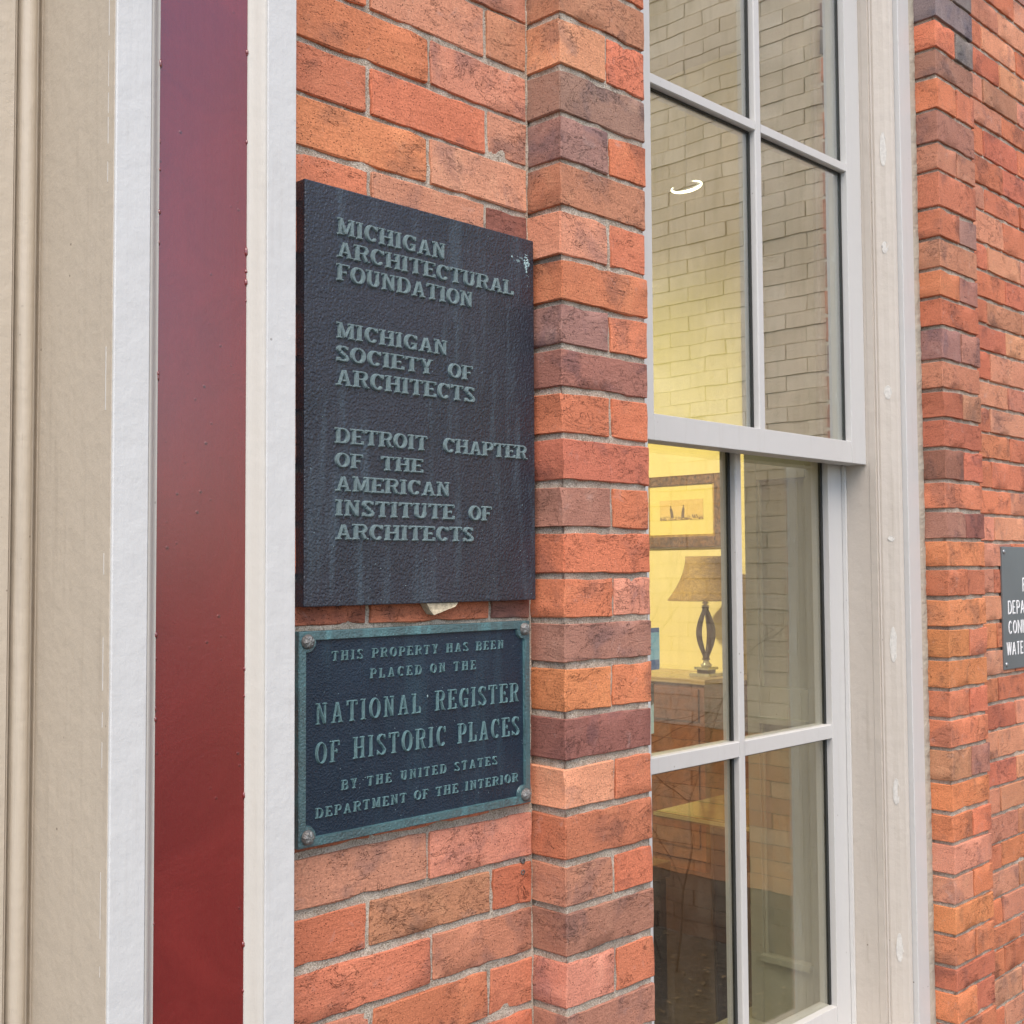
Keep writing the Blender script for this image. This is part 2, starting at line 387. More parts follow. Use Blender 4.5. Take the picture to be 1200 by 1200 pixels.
for c in range(-2, 25):
    i = IX0+c-1
    if i < 0 or i+1 >= len(ZJ): continue
    zt, zb = ZJ[i]-jg(c)+random.uniform(-.0005, .0005), ZJ[i+1]+jg(c+1)+random.uniform(-.0005, .0005); cols = PIER[c]
    dx = random.uniform(-.0022, .0015)
    if c % 2: 
        jx = .5185+random.uniform(-.003, .003)
        brick(pier_a, PX0+dx*.5, jx-.0034, zb, zt, PY, .09, cols[0]); brick(pier_a, jx+.0034, PX1+dx, zb, zt, PY, .09, cols[1])
    else: brick(pier_a, PX0+dx*.5, PX1+dx, zb, zt, PY, .09, cols[0])
box('mortar_core', (XL-.02, .0095, -1.66), (.46, .34, 2.4), M_MORT, wall_a)
box('mortar_core', (PX0+.0095, PY+.0095, -1.66), (PX1-.0045, .30, 2.4), M_MORT, pier_a)
def rough_face(par, corners, z0, z1, step, depth, amp):
    """vertical sheet of uneven mortar along the (x, y) line 'corners', pushed inwards by depth"""
    bm = bmesh.new(); pts = []
    for (xa, ya), (xb, yb) in zip(corners, corners[1:]):
        n = max(1, int(math.hypot(xb-xa, yb-ya)/step))
        nx_, ny_ = (yb-ya), -(xb-xa); l = math.hypot(nx_, ny_); nx_, ny_ = nx_/l, ny_/l
        pts += [(xa+(xb-xa)*k/n, ya+(yb-ya)*k/n, nx_, ny_) for k in range(n+1)]
    m = int((z1-z0)/step); g = []
    for k in range(m+1):
        z = z0+(z1-z0)*k/m; row = []
        for x, y, a, b in pts:
            d = amp*(noise.noise(Vector((x*60, y*60+3, z*60)))*1.1+noise.noise(Vector((x*14, y*14, z*14)))*1.0+noise.noise(Vector((x*210, y*210, z*210)))*.5)
            row.append(bm.verts.new((x+a*(d-depth), y+b*(d-depth), z)))
        g.append(row)
    for r1, r2 in zip(g, g[1:]):
        for k in range(len(pts)-1): bm.faces.new((r1[k], r1[k+1], r2[k+1], r2[k]))
    return new('mortar', bm_mesh(bm, 'mortar', True), M_MORT, par)
rough_face(wall_a, [(XL-.01, .0036), (.4125, .0040)], -.85, 1.05, .0045, 0, .0013)
rough_face(pier_a, [(PX0+.0045, .03), (PX0+.0045, PY+.0040), (PX1-.0030, PY+.0040), (PX1-.0030, .02)], -.85, 1.05, .0055, 0, .0014)
# joined brickwork outside the view of the photograph
lowr, lowp = [], []
z = ZJ[-1]; k = 0
while z > -1.60:
    for a, b in (((XL, .107), (.115, .32), (.328, .405)) if k % 2 else ((XL, .208), (.216, .405))): lowr.append((a, b, z-.063, z-.004))
    lowp.append((PX0, PX1, z-.063, z-.004)); z -= .067; k += 1
z = ZJ[0]; k = 0
while z < 2.3:
    for a, b in (((XL, .107), (.115, .32), (.328, .405)) if k % 2 else ((XL, .208), (.216, .405))): lowr.append((a, b, z+.004, z+.063))
    lowp.append((PX0, PX1, z+.004, z+.063)); z += .067; k += 1
joined_bricks(wall_a, lowr, 0, .05); joined_bricks(pier_a, lowp, PY, .09)

# far pier and the wall beyond
ZB = [1.2023,1.1355,1.0749,1.0008,.9272,.8635,.7828,.7158,.6473,.5847,.5205,.4472,.3843,.3201,.2559,.1849,.1224,.0582,-.0038,-.0675,-.1326,-.1993,-.2639,-.3265,-.3905,-.4614,-.5249,-.5898,-.6563,-.72,-.7831,-.8487,-.902]
ZB = [1.2023+.067*k for k in range(4, 0, -1)] + ZB + [-.902-.067*k for k in range(1, 5)]
BX0, BX1 = 1.638, 1.827
TOPC = {4: 'og', 5: 'm', 6: 'oo', 7: 'm', 8: 'kk', 9: 'r', 10: 'ru', 3: 'g', 2: 'ug', 11: 'k', 12: 'om', 13: 'r', 14: 'um', 15: 'k', 16: 'nk', 17: 'r', 18: 'dr', 19: 'o', 20: 'md', 21: 'q', 22: 'rr', 23: 'q', 24: 'qo', 25: 'q', 26: 'or'}
wl = {4: 'ook', 5: 'opr', 6: 'ror', 7: 'kp'}
for i in range(len(ZB)-1):
    zt, zb = ZB[i]-.0040, ZB[i+1]+.0040; H = (i % 2 == 0)
    cols = TOPC.get(i) or (random.choice(['oo', 'po', 'qr', 'ro', 'km']) if H else random.choice('oqrop'))
    dx = random.uniform(-.002, .002)
    if H:
        jx = 1.735+random.uniform(-.004, .004)
        brick(pier_b, BX0+dx, jx-.003, zb, zt, PY, .09, cols[0]); brick(pier_b, jx+.003, BX1+dx, zb, zt, PY, .09, cols[-1])
    else: brick(pier_b, BX0+dx, BX1+dx, zb, zt, PY, .09, cols[0])
    js = [2.030, 2.238, 2.446, 2.654] if H else [1.926, 2.134, 2.342, 2.550]
    ed = [BX1+.004]+[j+random.uniform(-.005, .005) for j in js]
    for k in range(len(ed)-1):
        w = random.uniform(-.001, .001)
        col = random.choice('ooppprkkr' if i < 16 else 'oopppkkrr')
        brick(wall_b, ed[k]+.0034, ed[k+1]-.0034, zb+w, zt+w, 0, .05, col)
box('mortar_core', (1.80, .0095, -1.66), (3.9, .34, 2.4), M_MORT, wall_b)
box('mortar_core', (BX0+.0095, PY+.0095, -1.66), (BX1-.0030, .30, 2.4), M_MORT, pier_b)
rough_face(pier_b, [(BX0+.0060, .03), (BX0+.0060, PY+.0055), (BX1-.0050, PY+.0055), (BX1-.0050, .02)], -1.3, 1.5, .009, 0, .0014)
rough_face(wall_b, [(1.82, .0052), (2.70, .0052)], -1.3, 1.5, .010, 0, .0018)
rw, rp = [], []
def fill(z0, z1, x0, lst, pierlst):
    z, k = z0, 0
    while z+.06 < z1:
        x = x0 + (.104 if k % 2 else 0)
        if k % 2: lst.append((x0, x-.008, z+.004, z+.063))
        while x < 3.85: lst.append((x, min(x+.2, 3.88), z+.004, z+.063)); x += .208
        if pierlst is not None: pierlst.append((BX0, BX1, z+.004, z+.063))
        z += .067; k += 1
fill(ZB[0], 2.38, BX1+.006, rw, rp); fill(-1.64, ZB[-1]-.02, BX1+.006, rw, rp); fill(ZB[-1], ZB[0]-.03, 2.66, rw, None)
joined_bricks(wall_b, rw, 0, .05); joined_bricks(pier_b, rp, PY, .09)
# wall above and below the window
wall_c = thing('brick_wall', 'brick facade above the window head and below its sill', 'wall', (1.12, 0, 1.6))
r2 = []
for z0, z1 in ((1.66, 2.38), (-1.64, -1.10)):
    z, k = z0, 0
    while z+.06 < z1:
        x = .62 + (.1 if k % 2 else 0)
        if k % 2: r2.append((.62, x-.008, z+.004, z+.063))
        while x < 1.62: r2.append((x, min(x+.2, 1.628), z+.004, z+.063)); x += .208
        z += .067; k += 1
joined_bricks(wall_c, r2, 0, .05)
boxes('mortar', [((.60, .0042, 1.60), (1.65, .34, 2.4)), ((.60, .0042, -1.66), (1.65, .34, -1.09))], M_MORT, wall_c)

# ------------------------------------------------------------------ painted pilaster and door jamb on the left
FY = -.050; px0, px1 = -.2660, -.0388
pil = thing('pilaster', 'white painted wooden pilaster with a dark red recessed panel', 'pilaster', (-.15, 0, -1.66))
SW, MW, MD = .0405, .0176, .0150
ZA, ZT = -1.66, 2.4
def strip(x0, x1, y0, y1, name, mat, par, lab=None):
    o = profile(name, [(x0+.0012, y0), (x1-.0012, y0), (x1, y0+.0012), (x1, y1), (x0, y1), (x0, y0+.0012)], ZA, ZT, mat, par)
    if lab: o['label'] = lab
    return o
strip(px0, px0+SW, FY, .03, 'stile', M_WHITE, pil)
strip(px1-SW, px1, FY, .03, 'stile', M_WHITE, pil)
def mould(xa, xb, mat):
    # ogee from the stile edge (xa, front) down to the panel (xb, recessed)
    n = 9; pts = []
    for k in range(n+1):
        t = k/n; pts.append((xa+(xb-xa)*t, FY+.0012 + (MD-.0012)*(.5-.5*math.cos(math.pi*t))))
    pts += [(xb, .02), (xa, .02)]
    return profile('moulding', pts, ZA, ZT, mat, pil)
mould(px0+SW+.0004, px0+SW+MW, M_MOULD_WARM); mould(px1-SW-.0004, px1-SW-MW, M_MOULD_WARM)
profile('panel', [(px0+SW+MW-.001, FY+MD+.0006), (px1-SW-MW+.001, FY+MD+.0006), (px1-SW-MW+.001, .018), (px0+SW+MW-.001, .018)], ZA, ZT, M_RED, pil)['label'] = 'dark red glossy recessed panel'
# paint drips along the panel edges
bm = bmesh.new()
for k in range(26):
    z = random.uniform(-.55, .65); side = random.random() < .75
    x = (px1-SW-MW-.0004) if side else (px0+SW+MW+.0006)
    r = random.uniform(.0010, .0024)
    bmesh.ops.create_icosphere(bm, subdivisions=1, radius=r, matrix=Matrix.Translation((x, FY+MD+.0004, z)) @ Matrix.Diagonal((1, .7, random.uniform(1.2, 3), 1)))
new('paint_drip', bm_mesh(bm, 'paint_drip', True), M_RED, pil)['kind'] = 'stuff'

jamb = thing('door_jamb', 'moulded door jamb, warm bounce light put into its colour, at the left edge beside the pilaster', 'door jamb', (-.32, .1, -1.66))
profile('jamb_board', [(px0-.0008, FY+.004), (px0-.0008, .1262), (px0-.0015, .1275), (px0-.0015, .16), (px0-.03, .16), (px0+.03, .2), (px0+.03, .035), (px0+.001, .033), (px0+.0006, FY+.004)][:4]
        + [(px0+.03, .16), (px0+.03, .034), (px0+.0006, .034), (px0+.0006, FY+.004)], ZA, ZT, M_TRIM_WARM, jamb)
bm = bmesh.new(); z = -1.2
while z < 1.2:
    l = random.uniform(.01, .07)
    if random.random() < .6: add_box(bm, (px0-.0012, -.0345+random.uniform(-.0004, .0004), z), (px0-.0006, -.0338, z+l))
    z += l+random.uniform(.002, .03)
tag(new('paint_crack', bm_mesh(bm, 'paint_crack'), M_WHITE, jamb), kind='stuff')
# bead, quirks and flat of the moulding (front faces at y about .12)
def arc(cx, cy, r, a0, a1, n=8): return [(cx+r*math.cos(R(a0+(a1-a0)*k/n)), cy+r*math.sin(R(a0+(a1-a0)*k/n))) for k in range(n+1)]
pts = [(-.2675, .19), (-.2675, .1340), (-.2715, .1325), (-.2730, .1245)]
pts += arc(-.2835, .1270, .0095, -15, -165, 10)
pts += [(-.2945, .1350), (-.2965, .1350), (-.2972, .1250), (-.2990, .1245), (-.2992, .1300), (-.3008, .1300), (-.3010, .1210), (-.3300, .1210), (-.3300, .1280), (-.36, .1280), (-.36, .19)]
profile('moulding', pts, ZA, ZT, M_TRIM_WARM, jamb)
profile('moulding', [(-.36, .118), (-.40, .118), (-.41, .13), (-.41, .20), (-.36, .20)], ZA, ZT, M_TRIM_WARM, jamb)
door = thing('door', 'door leaf in the warm-tinted jamb paint just beyond the left edge of the view', 'door', (-.8, .2, -1.5))
box('door_leaf', (-1.25, .215, -1.5), (-.405, .255, .9), M_TRIM_WARM, door)
boxes('raised_panel', [((-1.12, .205, -1.3), (-.55, .2165, -.5)), ((-1.12, .205, -.3), (-.55, .2165, .7))], M_TRIM_WARM, door, .004)
box('frame_head', (-1.32, .12, .9), (-.405, .26, 2.4), M_TRIM_WARM, door)

# ------------------------------------------------------------------ window
WX0, WX1 = .7220, 1.5245                    # clear width between the jambs
YU, YL = .0617, .1190                       # front planes of the upper and lower sash
ZS, ZH = -1.02, 1.53
win = thing('sash_window', 'tall off-white double-hung sash window, two panes wide, between two brick piers', 'window', (1.12, 0, -1.02))
def casing(sgn):
    f = (lambda x: x) if sgn > 0 else (lambda x: WX0-(x-WX1)*1.38)
    A = [(1.5245, .20), (1.5245, .0560), (1.5235, .0545), (1.5235, .0405), (1.5275, .0400), (1.5275, .0385), (1.5262, .0365), (1.5300, .0352), (1.5330, .0362), (1.5345, .0390),
         (1.5350, .0330), (1.5365, .0300), (1.5400, .0230), (1.5440, .0130), (1.5480, .0060), (1.5500, .0015), (1.5530, -.0005), (1.5570, -.0015), (1.5590, -.0020), (1.5592, -.0020), (1.5594, .0060), (1.5612, .0060), (1.5612, .0090), (1.5900, .0090), (1.5900, .20)]
    o = profile('casing', [(f(x), y) for x, y in A], ZS, ZH+.1, M_CASE, win)
    profile('outer_trim', [(f(x), y) for x, y in [(1.5614, .0085), (1.5616, -.0120), (1.5628, -.0130), (1.6125, -.0130), (1.6138, -.0115), (1.6138, .0085)]], ZS, ZH+.1, M_SASH, win)  # same paint as the casing; cooler front light carried by the colour
    n = 60; bm = bmesh.new(); g = []
    for k in range(n*3+1):
        z = ZS+(ZH+.1-ZS)*k/(n*3); e = random.uniform(-.0016, .0016)
        g.append([bm.verts.new((f(x), y, z)) for x, y in ((1.6136, -.0095), (1.6230, -.0085+e*.4), (1.6350+e, -.0145+e), (1.6420, .0))])
    for a, b in zip(g, g[1:]):
        for q in range(3): bm.faces.new((a[q], a[q+1], b[q+1], b[q]))
    bmesh.ops.recalc_face_normals(bm, faces=bm.faces)
    new('caulk', bm_mesh(bm, 'caulk', True), M_CAULK, win)
casing(1); casing(-1)
PT = mat_simple('pale_filler', (.61, .59, .55), .7, var=.12, scale=160)
for zc, hl in ((.905, .075), (.690, .026), (.375, .030), (-.165, .075), (-.475, .055), (-.80, .060), (.060, .012)):
    bm = bmesh.new(); tx, ty = Vector((-.0115, .024)).normalized(); n_ = 26; rg = []
    c_ = [(1.5425-.0004+tx*(.0085*math.cos(a)*random.uniform(.65, 1.02)), .0178-.0002+ty*(.0085*math.cos(a)*random.uniform(.65, 1.02)), zc+hl*.5*math.sin(a)) for a in [2*math.pi*k/n_ for k in range(n_)]]
    f_ = bm.faces.new([bm.verts.new((x-.0006, y-.0003, z)) for x, y, z in c_]); b_ = bmesh.ops.extrude_face_region(bm, geom=[f_])
    for v in b_['geom']:
        if isinstance(v, bmesh.types.BMVert): v.co.x += .0025
    new('filler_patch', bm_mesh(bm, 'filler_patch'), PT, win)
boxes('window_head', [((.60, -.010, ZH+.0), (1.65, .20, ZH+.12))], M_CASE, win, .002)
boxes('sill', [((.60, -.05, ZS-.06), (1.65, .22, ZS))], M_CASE, win, .004)
GU, GL = mat_glass('upper_glass', .33), mat_glass('lower_glass', .132, (.91, .915, .87))
M_GAP = mat_simple('black_glazing_strip', (.022, .024, .022), .55)
M_PUTTY = mat_simple('dark_glazing_line', (.045, .048, .042), .6)
def sash(name, yf, th, zlo, zhi, blo, bhi, stile, mz, glassmat, zl_name, lab):
    """stiles, rails, bars and panes; yf is the front plane"""
    yb = yf+th; gy = yf+.0165
    f = tag(boxes(name, [((WX0+.0006, yf, zlo), (WX0+stile, yb, zhi)), ((WX1-stile, yf, zlo), (WX1-.0006, yb, zhi))], M_SASH, win, .0012), lab)
    boxes('rail', [((WX0+stile+.0003, yf+.0004, zlo), (WX1-stile-.0003, yb, blo))], M_SASH, f, .0012)
    boxes('rail', [((WX0+stile+.0003, yf+.0004, bhi), (WX1-stile-.0003, yb, zhi))], M_SASH, f, .0012)
    cx = (WX0+WX1)/2; mw = .0095
    gx0, gx1 = WX0+stile, WX1-stile
    profile('muntin', [(cx-mw+.0015, yf+.0008), (cx+mw-.0015, yf+.0008), (cx+mw, yf+.0035), (cx+mw, yb-.004), (cx-mw, yb-.004), (cx-mw, yf+.0035)], blo, bhi, M_SASH, f)
    zs = [blo]+sorted(z for q in mz for z in q)+[bhi]
    for a, b in mz:
        for xa, xb in ((gx0, cx-mw), (cx+mw, gx1)):
            bm = bmesh.new(); hh = [(yf+.0014, a+.0015), (yf+.0014, b-.0015), (yf+.0040, b), (yb-.004, b), (yb-.004, a), (yf+.0040, a)]
            l = [bm.verts.new((xa, y, z)) for y, z in hh]; r = [bm.verts.new((xb, y, z)) for y, z in hh]
            for k in range(6): bm.faces.new((l[k], l[(k+1) % 6], r[(k+1) % 6], r[k]))
            bmesh.ops.recalc_face_normals(bm, faces=bm.faces)
            new('muntin', bm_mesh(bm, 'muntin'), M_SASH, f)
    for q in range(0, len(zs), 2):
        for xa, xb in ((gx0, cx-mw), (cx+mw, gx1)):
            box('pane', (xa+.0002, gy, zs[q]+.0002), (xb-.0002, gy+.003, zs[q+1]-.0002), glassmat, f)
            e = .0032; wd = .0055 if name == 'upper_sash' else .0075
            boxes('glazing_strip', [((xb-wd, gy-.0025, zs[q]+.001), (xb-.0003, gy-.0003, zs[q+1]-.001)), ((xa+.0003, gy-.0025, zs[q]+.001), (xa+.002, gy-.0003, zs[q+1]-.001)), ((xa+.002, gy-.0025, zs[q+1]-.0035), (xb-wd, gy-.0003, zs[q+1]-.0004))], M_GAP, f)
            boxes('glazing_line', [((xa, gy+.0035, zs[q]), (xa+e, gy+.006, zs[q+1])), ((xb-e, gy+.0035, zs[q]), (xb, gy+.006, zs[q+1])),
                                   ((xa+e, gy+.0036, zs[q+1]-e), (xb-e, gy+.006, zs[q+1]))], M_PUTTY, f)
    return f
sash('upper_sash', YU, .045, .2205, ZH, .2665, ZH-.05, .0615, [(.8475, .8665)], GU, '', 'upper sash with two-over-two panes')
sash('lower_sash', YL, .042, ZS, .2700, -.925, .2300, .0630, [(-.3650, -.3350)], GL, '', 'lower sash set behind the upper one')
boxes('parting_bead', [((WX0, .1085, ZS), (WX0+.004, .1180, ZH)), ((WX1-.0075, .1100, ZS), (WX1-.0008, .1180, .2200))], M_WHITE, win)
box('interior_stop', (WX0-.02, .165, ZS), (WX0+.012, .19, ZH), M_SASH, win)
box('interior_stop', (WX1-.012, .165, ZS), (WX1+.02, .19, ZH), M_SASH, win)

# stickers inside the lower left pane
def mat_print(name, fn): g = N(name); fn(g); return g.m
blue = thing('window_sticker', 'light blue sticker with a dark blue footer, stuck inside the lower window', 'sticker', (.85, .1415, -.14))
M_LB = mat_simple('light_blue_print', (.30, .66, .80), .5, var=.05); M_DB = mat_simple('dark_blue_print', (.03, .16, .40), .5, var=.05); M_WP = mat_simple('white_print', (.80, .82, .82), .5, var=.03)
box('sheet', (.800, .1400, -.181), (.8925, .1410, -.1075), M_LB, blue)
box('header_band', (.800, .1394, -.1155), (.8905, .1399, -.1075), M_DB, blue)
box('footer_band', (.800, .1394, -.1830), (.8905, .1399, -.1650), M_DB, blue)
bm = bmesh.new()
for k in range(9): add_tube(bm, [(.852+.004*math.sin(k), .1392, -.150+.0035*k), (.866+.003*math.cos(k*2), .1391, -.147+.0035*k)], .0006, 4)
new('emblem', bm_mesh(bm, 'emblem'), M_DB, blue)
green = thing('window_sticker', 'narrow green and pale sticker, stuck below the blue one inside the window', 'sticker', (.84, .1415, -.25))
box('sheet', (.800, .1400, -.2965), (.8735, .1410, -.2070), mat_simple('pale_aqua_print', (.50, .72, .70), .5, var=.05), green)
bm = bmesh.new(); q = [bm.verts.new((x, .1396, z)) for x, z in ((.8, -.207), (.8735, -.207), (.8735, -.243), (.855, -.251), (.8, -.251))]; bm.faces.new(q)
bmesh.ops.solidify(bm, geom=bm.faces[:], thickness=.0003); new('green_band', bm_mesh(bm, 'green_band'), mat_simple('green_print', (.03, .42, .20), .5, var=.05), green)

# ------------------------------------------------------------------ lettering: raised glyphs grown from stroke distance fields
WT = dict(A=1.02, B=.92, C=.92, D=.98, E=.86, F=.84, G=.98, H=1.02, I=.48, L=.82, M=1.18, N=1.0, O=.96, P=.88, R=.98, S=.80, T=.90, U=.96, W=1.3, Y=.94)
def prims(ch, P):
    W_, T, t, s, e = P['W'], P['T'], P['t'], P['s'], P['e']; w = WT[ch]*W_
    if e == 0 and ch == 'I': w = T+.02
    L = e+T/2; Rr = w-e-T/2; c = w/2; out = []
    def seg(x0, y0, x1, y1, th): out.append((x0, y0, x1, y1, th))
    def slab(x, y, ext=None, lo=True, hi=True, th=T):
        if e == 0: return
        ext = ext or e; yy = s/2 if y == 0 else 1-s/2
        seg(x-(th/2+ext if lo else 0), yy, x+(th/2+ext if hi else 0), yy, s)
    def V(x, th=T, y0=0, y1=1, b=True, a=True):
        seg(x, y0, x, y1, th)
        if b and y0 == 0: slab(x, 0, th=th)
        if a and y1 == 1: slab(x, 1, th=th)
    def arc_(cx, cy, rx, ry, a0, a1, n=18, heavy='x'):
        pr = None
        for k in range(n+1):
            a = R(a0+(a1-a0)*k/n); th = t+(T-t)*(abs(math.cos(a)) if heavy == 'x' else abs(math.sin(a)))
            p = (cx+rx*math.cos(a), cy+ry*math.sin(a), th)
            if pr: out.append((pr[0], pr[1], p[0], p[1], (pr[2]+th)/2, 1))
            pr = p
    hs = .26 if e else 0                    # height of the little vertical serifs
    if ch == 'A':
        seg(L-.02, 0, c-.02, 1-t*.4, t*1.05); seg(Rr, 0, c, 1-T*.25, T); seg(L+.1*w, .32, Rr-.1*w, .32, t); slab(L, 0, e*.9, th=t*1.4); slab(Rr, 0, e*.8)
    elif ch == 'B':
        V(L); m = .52; seg(L, 1-t/2, w*.62, 1-t/2, t); seg(L, m, w*.64, m, t); seg(L, t/2, w*.64, t/2, t)
        arc_(w*.60, (1+m)/2-t*.12, w-T/2-.05*w-w*.60, (1-t/2-m)/2, 90, -90); arc_(w*.62, (m+t/2)/2, w-T/2-w*.62, (m-t/2)/2, 90, -90)
    elif ch in 'CG':
        arc_(c+.02*w, .5, w/2-T/2-.02*w-(0 if e else 0), .5-t/2, 48, 312, 26)
        xr = w-t*.7
        if e: seg(xr, .98, xr, .98-hs*1.25, t*.9)
        if ch == 'C' and e == 0: pass
        if ch == 'G': seg(Rr, .02 if e else .12, Rr, .44, T*.95); seg(Rr-T/2-(e or .12), .44, Rr+T/2+e*.6, .44, s if e else t)
        elif e: pass
    elif ch == 'D':
        V(L); seg(L, 1-t/2, w*.5, 1-t/2, t); seg(L, t/2, w*.5, t/2, t); arc_(w*.48, .5, w-T/2-w*.48, .5-t/2, 90, -90)
    elif ch in 'EF':
        V(L); xr = w-t*.6; seg(L, 1-t/2, xr, 1-t/2, t); seg(L, .5, w*.68, .5, t)
        if e: seg(xr, 1, xr, 1-hs, t); seg(w*.68, .5-hs*.45, w*.68, .5+hs*.45, t*.9)
        if ch == 'E':
            seg(L, t/2, xr+.02*w, t/2, t)
            if e: seg(xr+.02*w, 0, xr+.02*w, hs*1.1, t)
    elif ch == 'H': V(L); V(Rr); seg(L, .5, Rr, .5, t)
    elif ch == 'I': V(c)
    elif ch == 'L':
        V(L); xr = w-t*.6; seg(L, t/2, xr, t/2, t)
        if e: seg(xr, 0, xr, hs*1.3, t)
    elif ch == 'M':
        V(L+.01, t*1.15 if e else T); V(Rr, T); seg(L+.03*w, 1-T*.3, c-.02*w, .08, T*.95); seg(Rr-.02*w, 1-T*.2, c-.02*w, .08, t*1.0)
    elif ch == 'N': V(L, t*1.15 if e else T); V(Rr, t*1.15 if e else T, b=False); seg(L+.02*w, 1-T*.3, Rr-.02*w, T*.3, T)
    elif ch == 'O': arc_(c, .5, w/2-T/2, .5-t/2, 0, 360, 32)
    elif ch in 'PR':
        V(L); m = .46 if ch == 'P' else .50; seg(L, 1-t/2, w*.58, 1-t/2, t); seg(L, m, w*.58, m, t)
        arc_(w*.58, (1-t/2+m)/2, w-T/2-w*.58-(.06*w if ch == 'R' else 0), (1-t/2-m)/2, 90, -90)
        if ch == 'R': seg(w*.56, m, Rr+.03*w, T*.2, T*.95); slab(Rr+.05*w, 0, e*.75, lo=False)
    elif ch == 'S':
        rx = w/2-T*.5
        arc_(c, .745, rx*.93, .255-t/2, 28, 180, 12, 'x'); arc_(c, .255, rx, .255-t/2, 0, -152, 12, 'x')
        seg(c-rx*.93, .745, c-rx*.55, .60, T*.95); seg(c-rx*.60, .62, c+rx*.60, .385, T*1.0); seg(c+rx*.52, .41, c+rx, .255, T*.95)
        if e: seg(w-t*.8, .97, w-t*.8, .97-hs*.95, t*.8); seg(t*.6, .03, t*.6, .03+hs*.95, t*.8)
    elif ch == 'T':
        V(c, a=False); seg(t*.6, 1-t/2, w-t*.6, 1-t/2, t)
        if e: seg(t*.6, 1, t*.6, 1-hs, t); seg(w-t*.6, 1, w-t*.6, 1-hs, t)
    elif ch == 'U':
        V(L, T, .34, 1); V(Rr, t*1.15 if e else T, .34, 1); arc_((L+Rr)/2, .36, (Rr-L)/2, .36-t/2, 180, 360, 16)
    elif ch == 'W':
        for (a, b, th) in ((.08, .30, T), (.50, .30, t), (.50, .72, T), (.94, .72, t)): seg(a*w, 1, b*w, .03, th)
    elif ch == 'Y':
        V(c, T, 0, .46); seg(L-.02, 1-T*.2, c, .42, T*.95); seg(Rr+.02, 1, c, .42, t*1.1); slab(L, 1, e*.8); slab(Rr+.02, 1, e*.7, th=t*1.2)
    return w, out
GM = {}
def glyph(ch, st):
    key = (ch, st['name'])
    if key in GM: return GM[key]
    w, pr = prims(ch, st); h = 1/st.get('res', 42); bev = st['bev']
    x = np.arange(-2*h, w+3*h, h); y = np.arange(-2*h, 1+3*h, h); X, Y = np.meshgrid(x, y); D = np.full(X.shape, 9.)
    for q in pr:
        x0, y0, x1, y1, th = q[:5]; dx, dy = x1-x0, y1-y0; L = math.hypot(dx, dy) or 1e-6; ux, uy = dx/L, dy/L
        a = (X-x0)*ux+(Y-y0)*uy; b = np.abs(-(X-x0)*uy+(Y-y0)*ux)-th/2
        if len(q) > 5: e = np.hypot(a-np.clip(a, 0, L), b+th/2)-th/2; d = e
        else:
            al = np.abs(a-L/2)-L/2; d = np.minimum(np.maximum(al, b), 0)+np.hypot(np.maximum(al, 0), np.maximum(b, 0))
        D = np.minimum(D, d)
    # cut the diagonals off at the cap line and the base line
    D = np.maximum(D, np.maximum(-Y, Y-1))
    Zh = np.clip(-D/bev, -1.2, 1.0); rnd = np.sin(X*37+ord(ch))*np.sin(Y*29)*.03
    Zh = np.where(Zh > .9, Zh+rnd, Zh)
    bm = bmesh.new(); V = {}
    def v(i, j):
        if (i, j) not in V: V[(i, j)] = bm.verts.new((X[i, j], -Zh[i, j]*st['hgt'], Y[i, j]))
        return V[(i, j)]
    for i in range(X.shape[0]-1):
        for j in range(X.shape[1]-1):
            if Zh[i:i+2, j:j+2].max() > 0: bm.faces.new((v(i, j), v(i, j+1), v(i+1, j+1), v(i+1, j)))
    bmesh.ops.recalc_face_normals(bm, faces=bm.faces)
    if sum(f.normal.y for f in bm.faces) > 0: bmesh.ops.reverse_faces(bm, faces=bm.faces)
    me = bm_mesh(bm, 'letter', True); me.materials.append(st['mat']); GM[key] = (me, w); return GM[key]
def write(parent, text, x0, x1, zb, zt, y, st, gap=.10, space=.55, slope=0.0):
    """text set between x0 and x1 with cap height zt-zb"""
    h = zt-zb; ws = []; tot = 0
    for ch in text:
        if ch == ' ': tot += space
        else: w = glyph(ch, st)[1]; tot += w+gap
    tot -= gap; sx = (x1-x0)/tot; x = x0
    for ch in text:
        if ch == ' ': x += space*sx; continue
        me, w = glyph(ch, st)
        o = new('letter', me, None, parent, (x, y, zb+(x-x0)*slope+random.uniform(-.0002, .0002))); o.scale = (sx, 1, h)
        x += (w+gap)*sx
F1 = dict(name='slab', W=1.05, T=.275, t=.165, s=.155, e=.085, bev=.045, hgt=.0034, res=50, mat=M_VERD1)
F2 = dict(name='cond', W=.66, T=.150, t=.085, s=.075, e=.070, bev=.040, hgt=.0034, res=50, mat=M_VERD2)
F3 = dict(name='small', W=.86, T=.215, t=.125, s=.120, e=.085, bev=.06, hgt=.0028, mat=M_VERD2, res=32)
F4 = dict(name='sans', W=.62, T=.150, t=.140, s=0, e=0, bev=.05, hgt=.0012, mat=None, res=32)

